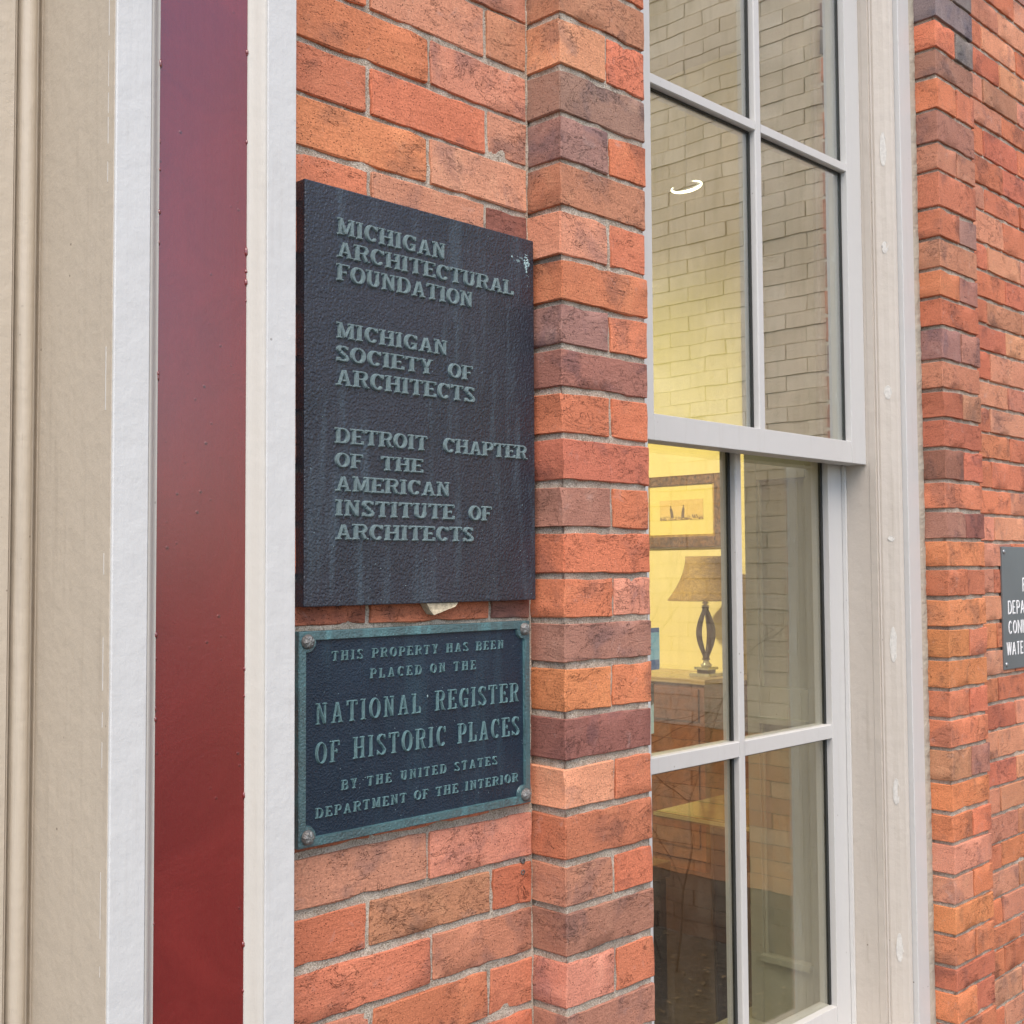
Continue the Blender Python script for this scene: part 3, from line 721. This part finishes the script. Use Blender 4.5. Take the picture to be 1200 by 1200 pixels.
# ------------------------------------------------------------------ large hammered plaque
pl1 = thing('plaque', 'large dark hammered bronze plaque with raised capitals naming three architecture societies', 'plaque', (.2, 0, .2))
bm = bmesh.new(); add_box(bm, (-.0043, -.018, -.0440), (.4000, .0005, .4772), .0014)
new('plate', bm_mesh(bm, 'plate'), M_PLQ1, pl1)
YF = -.0178
for tx, a, b, zb, zt in (('MICHIGAN', .0434, .2262, .4169, .4395), ('ARCHITECTURAL', .0434, .3570, .3888, .4105), ('FOUNDATION', .0434, .2765, .3590, .3815),
                         ('MICHIGAN', .0423, .2292, .2870, .3082), ('SOCIETY', .0423, .2035, .2583, .2790), ('OF', .2302, .2760, .2583, .2790), ('ARCHITECTS', .0417, .2798, .2280, .2500),
                         ('DETROIT', .0411, .1927, .1560, .1765), ('CHAPTER', .2201, .3824, .1560, .1765), ('OF', .0411, .0851, .1262, .1453), ('THE', .1136, .1851, .1262, .1453),
                         ('AMERICAN', .0412, .2325, .0968, .1170), ('INSTITUTE', .0412, .2410, .0662, .0872), ('OF', .2674, .3112, .0662, .0872), ('ARCHITECTS', .0412, .2761, .0370, .0575)):
    write(pl1, tx, a, b, zb, zt, YF, F1, .06)
# white-green corrosion spot near the upper right corner and small paint flecks
M_FLECK = mat_simple('pale_corrosion', (.32, .46, .48), .8, var=.2, scale=300)
bm = bmesh.new()
for k in range(46):
    cx, cz = (.385+random.gauss(0, .0035), .438+random.gauss(0, .009)) if k < 34 else (.366+random.gauss(0, .005), .443+random.gauss(0, .003))
    r = random.uniform(.0006, .0022)
    if cx > .398: cx = .397
    bmesh.ops.create_icosphere(bm, subdivisions=1, radius=r, matrix=Matrix.Translation((cx, -.0180, cz)) @ Matrix.Diagonal((1, .3, random.uniform(.7, 1.5), 1)))
for k in range(60):
    bmesh.ops.create_icosphere(bm, subdivisions=1, radius=random.uniform(.0003, .0007), matrix=Matrix.Translation((random.uniform(0, .396), -.0180, random.choice((random.uniform(-.04, .47), random.uniform(-.04, .06))))) @ Matrix.Diagonal((1, .5, 1, 1)))
new('corrosion', bm_mesh(bm, 'corrosion', True), M_FLECK, pl1)['kind'] = 'stuff'
# broken scrap under the plaque
scrap = tag(new('mortar_scrap', None, None) if False else None, None) if False else None
bm = bmesh.new()
top = [(.193, -.0445), (.250, -.0445), (.243, -.0500), (.232, -.0530), (.215, -.0575), (.205, -.0600), (.199, -.0530)]
fr = [bm.verts.new((x, -.0165+random.uniform(-.001, .001), z)) for x, z in top]; bk = [bm.verts.new((x, -.002, z+.001)) for x, z in top]
bm.faces.new(fr); bm.faces.new(bk[::-1])
for k in range(len(top)): bm.faces.new((fr[k], bk[k], bk[(k+1) % len(top)], fr[(k+1) % len(top)]))
bmesh.ops.recalc_face_normals(bm, faces=bm.faces)
tag(new('paper_scrap', bm_mesh(bm, 'paper_scrap'), mat_simple('crumbly_tan_scrap', (.50, .43, .30), .9, var=.3, scale=140, bump=.002)), 'torn tan scrap wedged under the lower edge of the large plaque', 'scrap')

# ------------------------------------------------------------------ small framed plaque
pl2 = thing('plaque', 'smaller blue-green bronze plaque with a raised rim and corner bolts, historic register text', 'plaque', (.19, 0, -.2))
QX0, QX1, QZ0, QZ1 = -.0088, .3903, -.3310, -.0737
box('plate', (QX0+.0015, -.0112, QZ0+.0015), (QX1-.0015, .0005, QZ1-.0015), M_PLQ2, pl2)
RB = .0135
def rim():
    n = 8; inn = []; cs = [(QX0+RB-.001, QZ0+RB-.001, 0), (QX1-RB+.001, QZ0+RB-.001, 90), (QX1-RB+.001, QZ1-RB+.001, 180), (QX0+RB-.001, QZ1-RB+.001, 270)]
    rr = .0125
    for cx, cz, a in cs:
        st = {0: (100, -10), 90: (190, 80), 180: (280, 170), 270: (370, 260)}[a]
        for k in range(n+1):
            t = R(st[0]+(st[1]-st[0])*k/n); inn.append((cx+rr*math.cos(t), cz+rr*math.sin(t)))
    out = []
    for x, z in inn:
        cxm, czm = (QX0+QX1)/2, (QZ0+QZ1)/2
        # matching point on the outer rectangle
        out.append(None)
    m = len(inn); per = n+1
    for ci in range(4):
        X = QX0 if ci in (0, 3) else QX1; Z = QZ0 if ci in (0, 1) else QZ1
        for k in range(per):
            x, z = inn[ci*per+k]; t = k/(per-1)
            first_v = (ci in (0, 2))
            f = abs(t-.5)*2
            if t < .5: p = (X, Z+(z-Z)*f) if first_v else (X+(x-X)*f, Z)
            else: p = (X+(x-X)*f, Z) if first_v else (X, Z+(z-Z)*f)
            out[ci*per+k] = p
    bm = bmesh.new(); yf = -.0150
    i0 = [bm.verts.new((x, yf+.0002, z)) for x, z in inn]
    def inset(x, z, d): return (x+d*(1 if x < .19 else -1), z+d*(1 if z < -.2 else -1))
    i1 = [bm.verts.new((*((x, -.0105))[:1], -.0105, z)) for x, z in [inset(x, z, .0012) for x, z in inn]]
    o0 = [bm.verts.new((x+(.0009 if x < .19 else -.0009), yf, z+(.0009 if z < -.2 else -.0009))) for x, z in out]
    o1 = [bm.verts.new((x, yf+.0010, z)) for x, z in out]; o2 = [bm.verts.new((x, .0002, z)) for x, z in out]
    for a, b in ((i1, i0), (i0, o0), (o0, o1), (o1, o2)):
        for k in range(m): bm.faces.new((a[k], a[(k+1) % m], b[(k+1) % m], b[k]))
    bmesh.ops.recalc_face_normals(bm, faces=bm.faces)
    return new('rim', bm_mesh(bm, 'rim'), M_RIM, pl2)
rim()
bm = bmesh.new()
add_lathe(bm, [(.0088, 0), (.0090, .0012), (.0084, .0022), (.0080, .0040), (.0066, .0058), (.0040, .0070), (.0015, .0074)], 24, axis='y')
for v in bm.verts:
    a = math.atan2(v.co.z, v.co.x); r = math.hypot(v.co.x, v.co.z)
    if .003 < r < .0082: v.co.y -= .0007*math.cos(a*6)
bolt = bm_mesh(bm, 'bolt', True); bolt.materials.append(M_BOLT)
for x, z in ((QX0+.0125, QZ0+.0125), (QX1-.0115, QZ0+.0125), (QX1-.0115, QZ1-.0115), (QX0+.0120, QZ1-.0120)):
    new('bolt', bolt, None, pl2, (x, -.0148, z)).rotation_euler = (0, random.uniform(0, 1), 0)
YQ = -.0110
for tx, a, b, zb, zt, st, gp, sp in (('THIS PROPERTY HAS BEEN', .0417, .3397, -.1114, -.0990, F3, .30, .80), ('PLACED ON THE', .1016, .2858, -.1370, -.1243, F3, .36, .80),
        ('NATIONAL', .0172, .1859, -.1872, -.1610, F2, .18, .3), ('REGISTER', .2112, .3691, -.1872, -.1605, F2, .18, .3),
        ('OF', .0173, .0540, -.2345, -.2080, F2, .16, .3), ('HISTORIC', .0747, .2300, -.2345, -.2075, F2, .18, .3), ('PLACES', .2515, .3696, -.2345, -.2075, F2, .18, .3),
        ('BY THE UNITED STATES', .0565, .3258, -.2704, -.2582, F3, .32, .85), ('DEPARTMENT OF THE INTERIOR', .0175, .3671, -.2992, -.2868, F3, .22, .70)):
    write(pl2, tx, a, b, zb, zt, YQ, st, gp, sp)
bm = bmesh.new()
bmesh.ops.create_icosphere(bm, subdivisions=2, radius=.0013, matrix=Matrix.Translation((.1985, -.0112, -.1665)) @ Matrix.Diagonal((.8, .6, 1.5, 1)))
for k in range(70):
    bmesh.ops.create_icosphere(bm, subdivisions=1, radius=random.uniform(.0003, .0006), matrix=Matrix.Translation((random.uniform(.002, .38), -.0112, random.uniform(-.32, -.085))) @ Matrix.Diagonal((1, .5, 1, 1)))
new('fleck', bm_mesh(bm, 'fleck', True), M_FLECK, pl2)['kind'] = 'stuff'

# two old plugs in the brick below
tag(new('wall_plug', (lambda bm: (add_lathe(bm, [(.0042, 0), (.0042, .0015), (.0028, .0018), (.0026, -.004)], 12, (.3875, -.0006, -.4150), 'y'), bm_mesh(bm, 'wall_plug'))[1])(bmesh.new()), M_BOLT), 'upper of two small dark wall plugs in the brick under the plaque corner', 'wall plug')
tag(new('wall_plug', (lambda bm: (add_lathe(bm, [(.0040, 0), (.0040, .0013), (.0026, .0016), (.0024, -.004)], 12, (.3870, -.0006, -.4310), 'y'), bm_mesh(bm, 'wall_plug'))[1])(bmesh.new()), M_BOLT), 'lower of two small dark wall plugs in the brick under the plaque corner', 'wall plug')

# ------------------------------------------------------------------ grey sign at the right
M_GREY = mat_simple('grey_enamel', (.165, .185, .195), .38, metal=.2, var=.06, scale=8)
M_LET = mat_simple('white_sign_letters', (.80, .81, .82), .5, var=.03); F4['mat'] = M_LET
sg = thing('sign', 'small flat grey sign with white capitals, cut off by the right edge', 'sign', (2.2, 0, -.1))
box('plate', (2.0600, -.0045, -.2510), (2.3900, .0002, .0475), M_GREY, sg, .001)
for x in (2.0725, 2.3775):
    for z in (.0350, -.2385):
        bm = bmesh.new(); add_lathe(bm, [(.0058, 0), (.0058, .0010), (.0040, .0026), (.0010, .0030)], 14, (x, -.0044, z), 'y'); new('screw', bm_mesh(bm, 'screw', True), mat_simple('screw_steel', (.45, .46, .47), .35, .8), sg)
for tx, a, b, zb, zt in (('W', 2.180, 2.216, -.0640, -.0290), ('DEPARTMENT', 2.0895, 2.352, -.1180, -.0840), ('CONNECTION', 2.0885, 2.352, -.1665, -.1330), ('WATER', 2.0760, 2.204, -.2180, -.1850)):
    if tx == 'W': write(sg, 'FIRE', 2.1810, 2.268, zb, zt, -.0044, F4, .10)
    else: write(sg, tx, a, b, zb, zt, -.0044, F4, .10)

# ------------------------------------------------------------------ room behind the window
RX, RY0, RY1, RZ0, RZ1 = 4.48, .345, 6.0, -1.50, 2.75
M_YEL = mat_simple('yellow_wall_paint', (.84, .72, .29), .75, var=.03, scale=3)
M_CRM = mat_simple('cream_wall_paint', (.62, .56, .40), .8, var=.04, scale=3)
M_SHUT = mat_paint('sage_cream_shutter_paint', (.44, .44, .355), .45, .25, .0006)
M_FLOOR = mat_simple('dark_floorboards', (.055, .028, .016), .35, var=.35, scale=14)
def st(name, a, b, m): o = box(name, a, b, m); o['kind'] = 'structure'; return o
st('room_wall', (RX, RY0, RZ0), (RX+.12, RY1, RZ1), M_YEL)
st('room_wall', (-.9, RY1, RZ0), (RX+.12, RY1+.12, RZ1), M_CRM)
st('room_wall', (-1.02, RY0, RZ0), (-.9, RY1+.12, RZ1), M_CRM)
st('room_floor', (-1.02, .21, RZ0-.15), (RX+.12, RY1+.12, RZ0), M_FLOOR)
st('room_ceiling', (-1.02, .21, RZ1), (RX+.12, RY1+.12, RZ1+.1), M_CRM)
st('room_wall', (-1.02, .342, RZ0), (.62, .40, RZ1), M_CRM)
st('room_wall', (1.62, .342, RZ0), (RX, .40, RZ1), M_CRM)
sh = thing('window_shutter', 'sage cream panelled folding shutter folded against the right window reveal inside', 'shutter', (1.53, .25, -1.0))
SX = 1.500
boxes('shutter_frame', [((SX, .166, ZS), (SX+.03, .198, ZH)), ((SX, .326, ZS), (SX+.03, .358, ZH)), ((SX, .1985, -.345), (SX+.029, .3255, -.270)), ((SX, .1985, ZS), (SX+.029, .3255, -.87)), ((SX, .1985, .20), (SX+.029, .3255, .30)), ((SX, .1985, ZH-.1), (SX+.029, .3255, ZH))], M_SHUT, sh, .0015)
boxes('shutter_panel', [((SX+.021, .198, -.88), (SX+.0275, .327, -.34)), ((SX+.021, .198, -.28), (SX+.0275, .327, .21)), ((SX+.021, .198, .29), (SX+.0275, .327, ZH-.08))], M_SHUT, sh)
boxes('panel_moulding', [((SX-.012, .200, -.352), (SX+.012, .326, -.338)), ((SX-.012, .200, -.882), (SX+.012, .326, -.868)), ((SX+.004, .1985, -.868), (SX+.0135, .2045, -.348)), ((SX+.004, .3195, -.868), (SX+.0135, .3255, -.348)), ((SX+.004, .1985, -.27), (SX+.0135, .2045, .20)), ((SX+.004, .3195, -.27), (SX+.0135, .3255, .20))], M_SHUT, sh, .001)
box('reveal_board', (SX+.032, .166, ZS), (SX+.13, .36, ZH), M_SHUT, sh)
sh2 = thing('window_shutter', 'panelled shutter against the left window reveal inside, hidden behind the near pier', 'shutter', (.7, .25, -1.0))
box('shutter_panel', (.60, .166, ZS), (.735, .35, ZH), M_SHUT, sh2)
box('inner_sill', (.62, .165, ZS-.04), (1.62, .40, ZS), M_SHUT, win)

pic = thing('framed_picture', 'framed landscape sketch with a wide cream mat on the yellow wall', 'picture', (RX, 2.7, .2))
def onx(y, z): return (y, z)
K = (RX-.02+.8596)/(4.88+.8596)
def sc(y, z): return ((y+1.2108)*K-1.2108, z*K)
a0 = sc(2.753, .123); a1 = sc(3.345, .545); m0 = sc(2.803, .184); m1 = sc(3.290, .487); p0 = sc(2.887, .282); p1 = sc(3.200, .402)
X0 = RX-.03
M_FR = mat_simple('antique_gilt_frame', (.16, .075, .025), .45, .3, .75, 55, .004)
boxes('frame', [((X0, a0[0], a0[1]), (RX-.001, m0[0], a1[1])), ((X0, m1[0], a0[1]), (RX-.001, a1[0], a1[1])), ((X0, m0[0], a0[1]), (RX-.001, m1[0], m0[1])), ((X0, m0[0], m1[1]), (RX-.001, m1[0], a1[1]))], M_FR, pic, .004)
boxes('gilt_slip', [((X0+.004, m0[0]-.002, m0[1]-.002), (RX-.002, m0[0]+.012, m1[1]+.002)), ((X0+.004, m1[0]-.012, m0[1]-.002), (RX-.002, m1[0]+.002, m1[1]+.002)), ((X0+.0045, m0[0]+.012, m0[1]-.002), (RX-.002, m1[0]-.012, m0[1]+.012))], mat_simple('gilt_slip', (.55, .34, .09), .35, .6, .3, 60), pic, .002)
box('mat_board', (X0+.012, m0[0], m0[1]), (RX-.003, m1[0], m1[1]), mat_simple('cream_mat', (.84, .70, .20), .8, var=.02), pic)
g = N('sketch_print'); v = g.coord(False, (1, 1, 1))
nn = g.noise(g.coord(False, (1, 14, 22)), 5, 5, .7); n2 = g.noise(v, 60, 4, .7)
sx_ = g.n('SeparateXYZ'); g.l(v, sx_.inputs[0]); low = g.ramp(sx_.outputs[2], p0[1]+.028, p0[1]+.008)
ink = g.math('MULTIPLY', low, g.ramp(nn, .42, .55))
g.set(Base_Color=g.mix(ink, g.mix(g.ramp(n2, .3, .7), (.72, .48, .12), (.82, .60, .20)), (.16, .10, .05)), Roughness=.8)
pr_ = box('print', (X0+.010, p0[0], p0[1]), (X0+.0118, p1[0], p1[1]), g.m, pic)
M_INK = mat_simple('sketch_ink', (.15, .10, .06), .9)
bm = bmesh.new()
for yy, hh, lean in ((p1[0]-.085, .066, .010), (p1[0]-.155, .068, -.006)):
    add_tube(bm, [(X0+.0098, yy, p0[1]+.012), (X0+.0096, yy+lean*.4, p0[1]+.012+hh*.45), (X0+.0096, yy+lean, p0[1]+.012+hh*.80), (X0+.0098, yy+lean, p0[1]+.012+hh*.86)], [.010, .0095, .007, .002], 6)
    bmesh.ops.create_icosphere(bm, subdivisions=1, radius=.0055, matrix=Matrix.Translation((X0+.0096, yy+lean, p0[1]+.012+hh*.95)))
for yy in (.05, .035, .062): add_tube(bm, [(X0+.0097, p0[0]+yy, p0[1]+.01), (X0+.0097, p0[0]+yy+.01, p0[1]+.028)], .003, 5)
for v_ in bm.verts: v_.co.x = X0+.0097+(v_.co.x-X0-.0097)*.04
new('sketch_figure', bm_mesh(bm, 'sketch_figure'), M_INK, pic)

M_CAB = mat_simple('brown_cabinet_wood', (.17, .065, .028), .28, var=.35, scale=24)
M_CABT = mat_simple('cabinet_top_wood', (.42, .30, .15), .22, var=.15, scale=12)
cab = thing('cabinet', 'brown wooden side cabinet against the yellow wall under the lamp', 'cabinet', (4.25, 3, RZ0))
CX0, CY0, CZ = 4.04, 2.29, -.55
box('cabinet_body', (CX0+.02, CY0+.02, RZ0+.06), (RX-.01, 3.9, CZ-.028), M_CAB, cab)
box('cabinet_top', (CX0, CY0, CZ-.026), (RX-.005, 3.92, CZ), M_CABT, cab, .004)
for k in range(2):
    y0 = CY0+.05+k*.8
    o = box('drawer', (CX0+.008, y0, CZ-.21), (CX0+.019, y0+.76, CZ-.05), M_CAB, cab, .003)
    bm = bmesh.new(); bmesh.ops.create_uvsphere(bm, u_segments=12, v_segments=8, radius=.012, matrix=Matrix.Translation((CX0-.006, y0+.38, CZ-.13))); new('handle', bm_mesh(bm, 'handle', True), mat_simple('brass', (.5, .36, .14), .3, .9), o)
    box('cabinet_door', (CX0+.008, y0, RZ0+.12), (CX0+.019, y0+.76, CZ-.24), M_CAB, cab, .003)
box('plinth', (CX0+.04, CY0+.04, RZ0), (RX-.01, 3.88, RZ0+.058), M_CAB, cab)
box('end_moulding', (CX0+.01, CY0+.010, CZ-.235), (RX-.01, CY0+.019, CZ-.215), M_CAB, cab)

# table lamp
LX, LY = 4.235, 2.420
lamp = thing('table_lamp', 'table lamp with a mottled brown bell shade and a twisted dark wood stem', 'lamp', (LX, LY, CZ))
g = N('mottled_shade_paper'); v = g.coord(); vn = g.noise(g.coord(False, (1, 1, 2)), 26, 6, .75, 2.0)
vein = g.ramp(g.math('ABSOLUTE', g.math('SUBTRACT', vn, .5)), 0, .05)
cc = g.mix(vein, (.12, .065, .018), g.mix(g.ramp(g.noise(v, 9, 3), .3, .7), (.44, .27, .065), (.56, .37, .11)))
g.set(Base_Color=cc, Roughness=.8); M_SH = g.m
bm = bmesh.new(); prof = []
for k in range(13):
    t = k/12; prof.append((.095+.095*(1-t)**1.9 + .004, .385+.225*t))
add_lathe(bm, prof, 40, (LX, LY, CZ), caps=False); bmesh.ops.solidify(bm, geom=bm.faces[:], thickness=.002)
new('lamp_shade', bm_mesh(bm, 'lamp_shade', True), M_SH, lamp)
M_DW = mat_simple('dark_carved_wood', (.030, .013, .008), .3, var=.4, scale=60)
for s_ in (-1, 1):
    bm = bmesh.new(); pts = []; rad = []
    for k in range(21):
        t = k/20; off = s_*(.004+.030*math.sin(math.pi*t)**1.3)*(1 if s_ < 0 else .8)
        pts.append((LX+off*.60, LY-off*.8, CZ+.085+.265*t)); rad.append(.0085+.011*abs(math.sin(math.pi*t))*(.6 if s_ < 0 else 1.3)+(.010 if k in (0, 20) else 0)*1)
    add_tube(bm, pts, rad, 10); new('stem', bm_mesh(bm, 'stem', True), M_DW, lamp)
M_CRY = mat_simple('cut_crystal', (.62, .60, .45), .08, .55, .25, 80)
bm = bmesh.new(); add_lathe(bm, [(.010, .35), (.022, .358), (.008, .364), (.020, .372), (.006, .380), (.006, .40)], 16, (LX, LY, CZ)); new('finial', bm_mesh(bm, 'finial', True), M_CRY, lamp)
bm = bmesh.new(); add_lathe(bm, [(.026, .048), (.030, .056), (.020, .066), (.012, .085)], 16, (LX, LY, CZ)); new('crystal_collar', bm_mesh(bm, 'crystal_collar', True), M_CRY, lamp)
boxes('base', [((LX-.062, LY-.062, CZ), (LX+.062, LY+.062, CZ+.016)), ((LX-.044, LY-.044, CZ+.033), (LX+.044, LY+.044, CZ+.047))], M_CRY, lamp, .002)
boxes('base_block', [((LX-.034, LY-.034, CZ+.0165), (LX+.034, LY+.034, CZ+.0325))], M_DW, lamp, .001)

tb = thing('table', 'glossy table corner with tapering dark leg seen through the lower window', 'table', (2.6, .8, RZ0))
M_TT = mat_simple('glossy_table_top', (.30, .24, .11), .12, var=.2, scale=10)
box('table_top', (2.135, .47, -.770), (3.4, 1.125, -.7505), M_TT, tb, .003)
box('edge_band', (2.1290, .47, -.762), (2.1345, 1.125, -.7525), mat_simple('pale_edge_banding', (.85, .78, .42), .3, var=.05), tb)
for x, y in ((2.205, .93), (3.33, .93), (3.33, .52), (2.205, .52)):
    bm = bmesh.new(); add_tube(bm, [(x, y, -.771), (x, y, -1.0), (x-.004, y-.004, RZ0)], [.036, .034, .021], 4); new('leg', bm_mesh(bm, 'leg'), M_DW, tb)
ch = thing('chair', 'chair back with curved tan top rail left of the glossy table inside', 'chair', (2.2, 1.6, RZ0))
M_CH = mat_simple('tan_upholstery', (.26, .15, .07), .6, var=.25, scale=30)
cx, cy = 2.35, 1.62
bm = bmesh.new(); pts = [(cx-.24+.02*k*0, cy-.22+.44*k/12, -.74+.07*math.sin(math.pi*k/12)) for k in range(13)]
for a, b in zip(pts, pts[1:]): pass
add_tube(bm, [(p[0], p[1], p[2]) for p in pts], .02, 8); new('top_rail', bm_mesh(bm, 'top_rail', True), M_CH, ch)
box('backrest', (cx-.255, cy-.20, -1.02), (cx-.225, cy+.20, -.73), M_CH, ch, .008)
box('seat', (cx-.24, cy-.23, -1.08), (cx+.22, cy+.23, -1.02), M_CH, ch, .012)
for a in (-1, 1):
    for b in (-1, 1): box('leg', (cx-.01+a*.21-.016, cy+b*.19-.016, RZ0), (cx-.01+a*.21+.016, cy+b*.19+.016, -1.08), M_DW, ch)

# ceiling fixture: a glowing ring lamp on a rod
rl = thing('ceiling_lamp', 'small glowing ring lamp hanging inside behind the upper left pane', 'lamp', (3.05, 1.65, 1.55))
M_LIT = N('lit_lamp_glass'); M_LIT.set(Base_Color=(.9, .85, .7), Emission_Color=(1, .93, .74), Emission_Strength=4.0)
c0 = Vector((3.05, 1.64, 1.535)); bm = bmesh.new()
ax = Vector((.70, -.71, .25)).normalized(); bx = Vector((.45, .45, .55)).normalized()
pts = []; rad = []
for k in range(27):
    a = R(150+ (420-150)*k/26); pts.append(c0+ax*.062*math.cos(a)+bx*.045*math.sin(a)); rad.append(.0015+.0045*abs(math.sin(math.pi*k/26)))
add_tube(bm, pts, rad, 8); new('light_ring', bm_mesh(bm, 'light_ring', True), M_LIT.m, rl)
bm = bmesh.new(); add_tube(bm, [c0+Vector((0, 0, .03)), (c0.x, c0.y, RZ1)], .0012, 6); new('rod', bm_mesh(bm, 'rod'), M_CRM, rl)
def lampo(name, loc, e, rad, parent=None, color=(1, .88, .62)):
    l = bpy.data.lights.new(name, 'POINT'); l.energy = e; l.shadow_soft_size = rad; l.color = color
    o = bpy.data.objects.new(name, l); link(o); o.location = loc
    return o
sp = bpy.data.lights.new('added_wall_spot', 'SPOT'); sp.energy = 470; sp.shadow_soft_size = .12; sp.color = (1, .88, .62); sp.spot_size = R(56); sp.spot_blend = .9  # unseen spot added so the yellow wall fades upward
spo = link(bpy.data.objects.new('added_wall_spot', sp)); spo.location = (.9, 3.5, 2.2)
spo.rotation_euler = (Vector((.9, 3.5, 2.2))-Vector((4.48, 2.95, -.15))).to_track_quat('Z', 'Y').to_euler()
L1 = lampo('added_room_fill', (.8, 3.3, 1.0), 38, .15)  # unseen fill light added to reach the shutter and yellow wall

# ------------------------------------------------------------------ outside: ground and the neighbouring wing
def mat_ground():
    g = N('paving_and_litter'); v = g.coord()
    n1 = g.noise(v, 2.2, 5, .7); n2 = g.noise(v, 60, 5, .8); n3 = g.noise(v, 14, 4, .7)
    c = g.mix(g.ramp(n1, .35, .65), (.060, .052, .040), (.105, .092, .072)); c = g.mix(g.ramp(n2, .5, .7), c, (.20, .17, .13)); c = g.mix(g.ramp(n3, .58, .7), c, (.09, .075, .05))
    return g.set(Base_Color=c, Roughness=.92, Normal=g.bump(n2, .01)).m
o = box('ground', (-150, -150, -1.70), (150, 150, -1.66), mat_ground()); o['kind'] = 'structure'
wing = thing('neighbouring_wall', 'beige painted brick side wall with bare orange base, seen mirrored in the window panes', 'wall', (3.8, -2.5, -1.66))
NX = 3.64
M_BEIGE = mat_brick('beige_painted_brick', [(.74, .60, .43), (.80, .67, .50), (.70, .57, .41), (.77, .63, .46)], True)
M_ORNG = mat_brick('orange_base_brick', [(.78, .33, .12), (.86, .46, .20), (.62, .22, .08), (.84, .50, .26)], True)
M_DARKBASE = mat_brick('dark_base_brick', [(.14, .09, .06), (.19, .11, .07)], True)  # lowest courses, much darker than those above
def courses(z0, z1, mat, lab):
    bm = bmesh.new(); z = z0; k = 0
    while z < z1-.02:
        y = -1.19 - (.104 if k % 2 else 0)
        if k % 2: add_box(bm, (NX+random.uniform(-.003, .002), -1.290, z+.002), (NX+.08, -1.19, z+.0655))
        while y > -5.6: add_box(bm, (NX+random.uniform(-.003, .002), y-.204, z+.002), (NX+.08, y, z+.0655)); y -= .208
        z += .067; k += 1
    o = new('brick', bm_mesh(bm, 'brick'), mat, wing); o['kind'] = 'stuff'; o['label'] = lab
courses(-1.655, -1.39, M_DARKBASE, 'dark base bricks'); courses(-1.387, -.72, M_ORNG, 'bare orange bricks'); courses(-.717, 3.4, M_BEIGE, 'beige painted bricks')
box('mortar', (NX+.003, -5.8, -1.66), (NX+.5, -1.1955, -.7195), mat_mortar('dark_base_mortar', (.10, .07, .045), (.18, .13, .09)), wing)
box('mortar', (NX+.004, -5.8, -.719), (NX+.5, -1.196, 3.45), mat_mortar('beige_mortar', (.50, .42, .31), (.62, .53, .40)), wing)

# bare shrub in front of the wing
sb = thing('bare_shrub', 'leafless shrub of thin twigs before the beige wall, seen mirrored in the lower panes', 'shrub', (3.2, -1.9, -1.66))
bm = bmesh.new(); rnd = random.Random(3)
def twig(p, d, l, r, dep):
    pts = [p]; q = p.copy(); dd = d.copy()
    for k in range(5):
        dd = (dd+Vector((rnd.gauss(0, .16), rnd.gauss(0, .16), rnd.gauss(.04, .1)))).normalized(); q = q+dd*l/5; pts.append(q.copy())
        if dep and k > 0 and rnd.random() < .8: twig(q.copy(), (dd+Vector((rnd.gauss(0, .6), rnd.gauss(0, .6), rnd.gauss(.1, .4)))).normalized(), l*.62, r*.55, dep-1)
    add_tube(bm, pts, [r*(1-.14*k) for k in range(6)], 4)
for k in range(5): twig(Vector((3.2+rnd.gauss(0, .05), -1.9+rnd.gauss(0, .25), -1.66)), Vector((rnd.gauss(0, .25), rnd.gauss(0, .35), 1)).normalized(), rnd.uniform(.7, 1.15), .0042, 3)
new('twigs', bm_mesh(bm, 'twigs'), mat_simple('bark', (.07, .05, .035), .9), sb)
# dry leaves and grit
bm = bmesh.new()
for k in range(2600):
    p = Vector((rnd.uniform(1.2, 3.6), rnd.uniform(-5, -.3), -1.655+rnd.uniform(0, .01))); a = rnd.uniform(0, 6.3); l = rnd.uniform(.006, .016); w = l*.45
    u_ = Vector((math.cos(a), math.sin(a), rnd.uniform(-.3, .3)))*l; v_ = Vector((-math.sin(a), math.cos(a), rnd.uniform(-.3, .3)))*w
    bm.faces.new([bm.verts.new(q) for q in (p-u_, p-v_, p+u_, p+v_)])
tag(new('leaf_litter', bm_mesh(bm, 'leaf_litter'), mat_simple('dry_leaves', (.28, .21, .12), .9, var=.6, scale=4)), 'dry leaves scattered on the ground along the wall', 'leaves', kind='stuff')
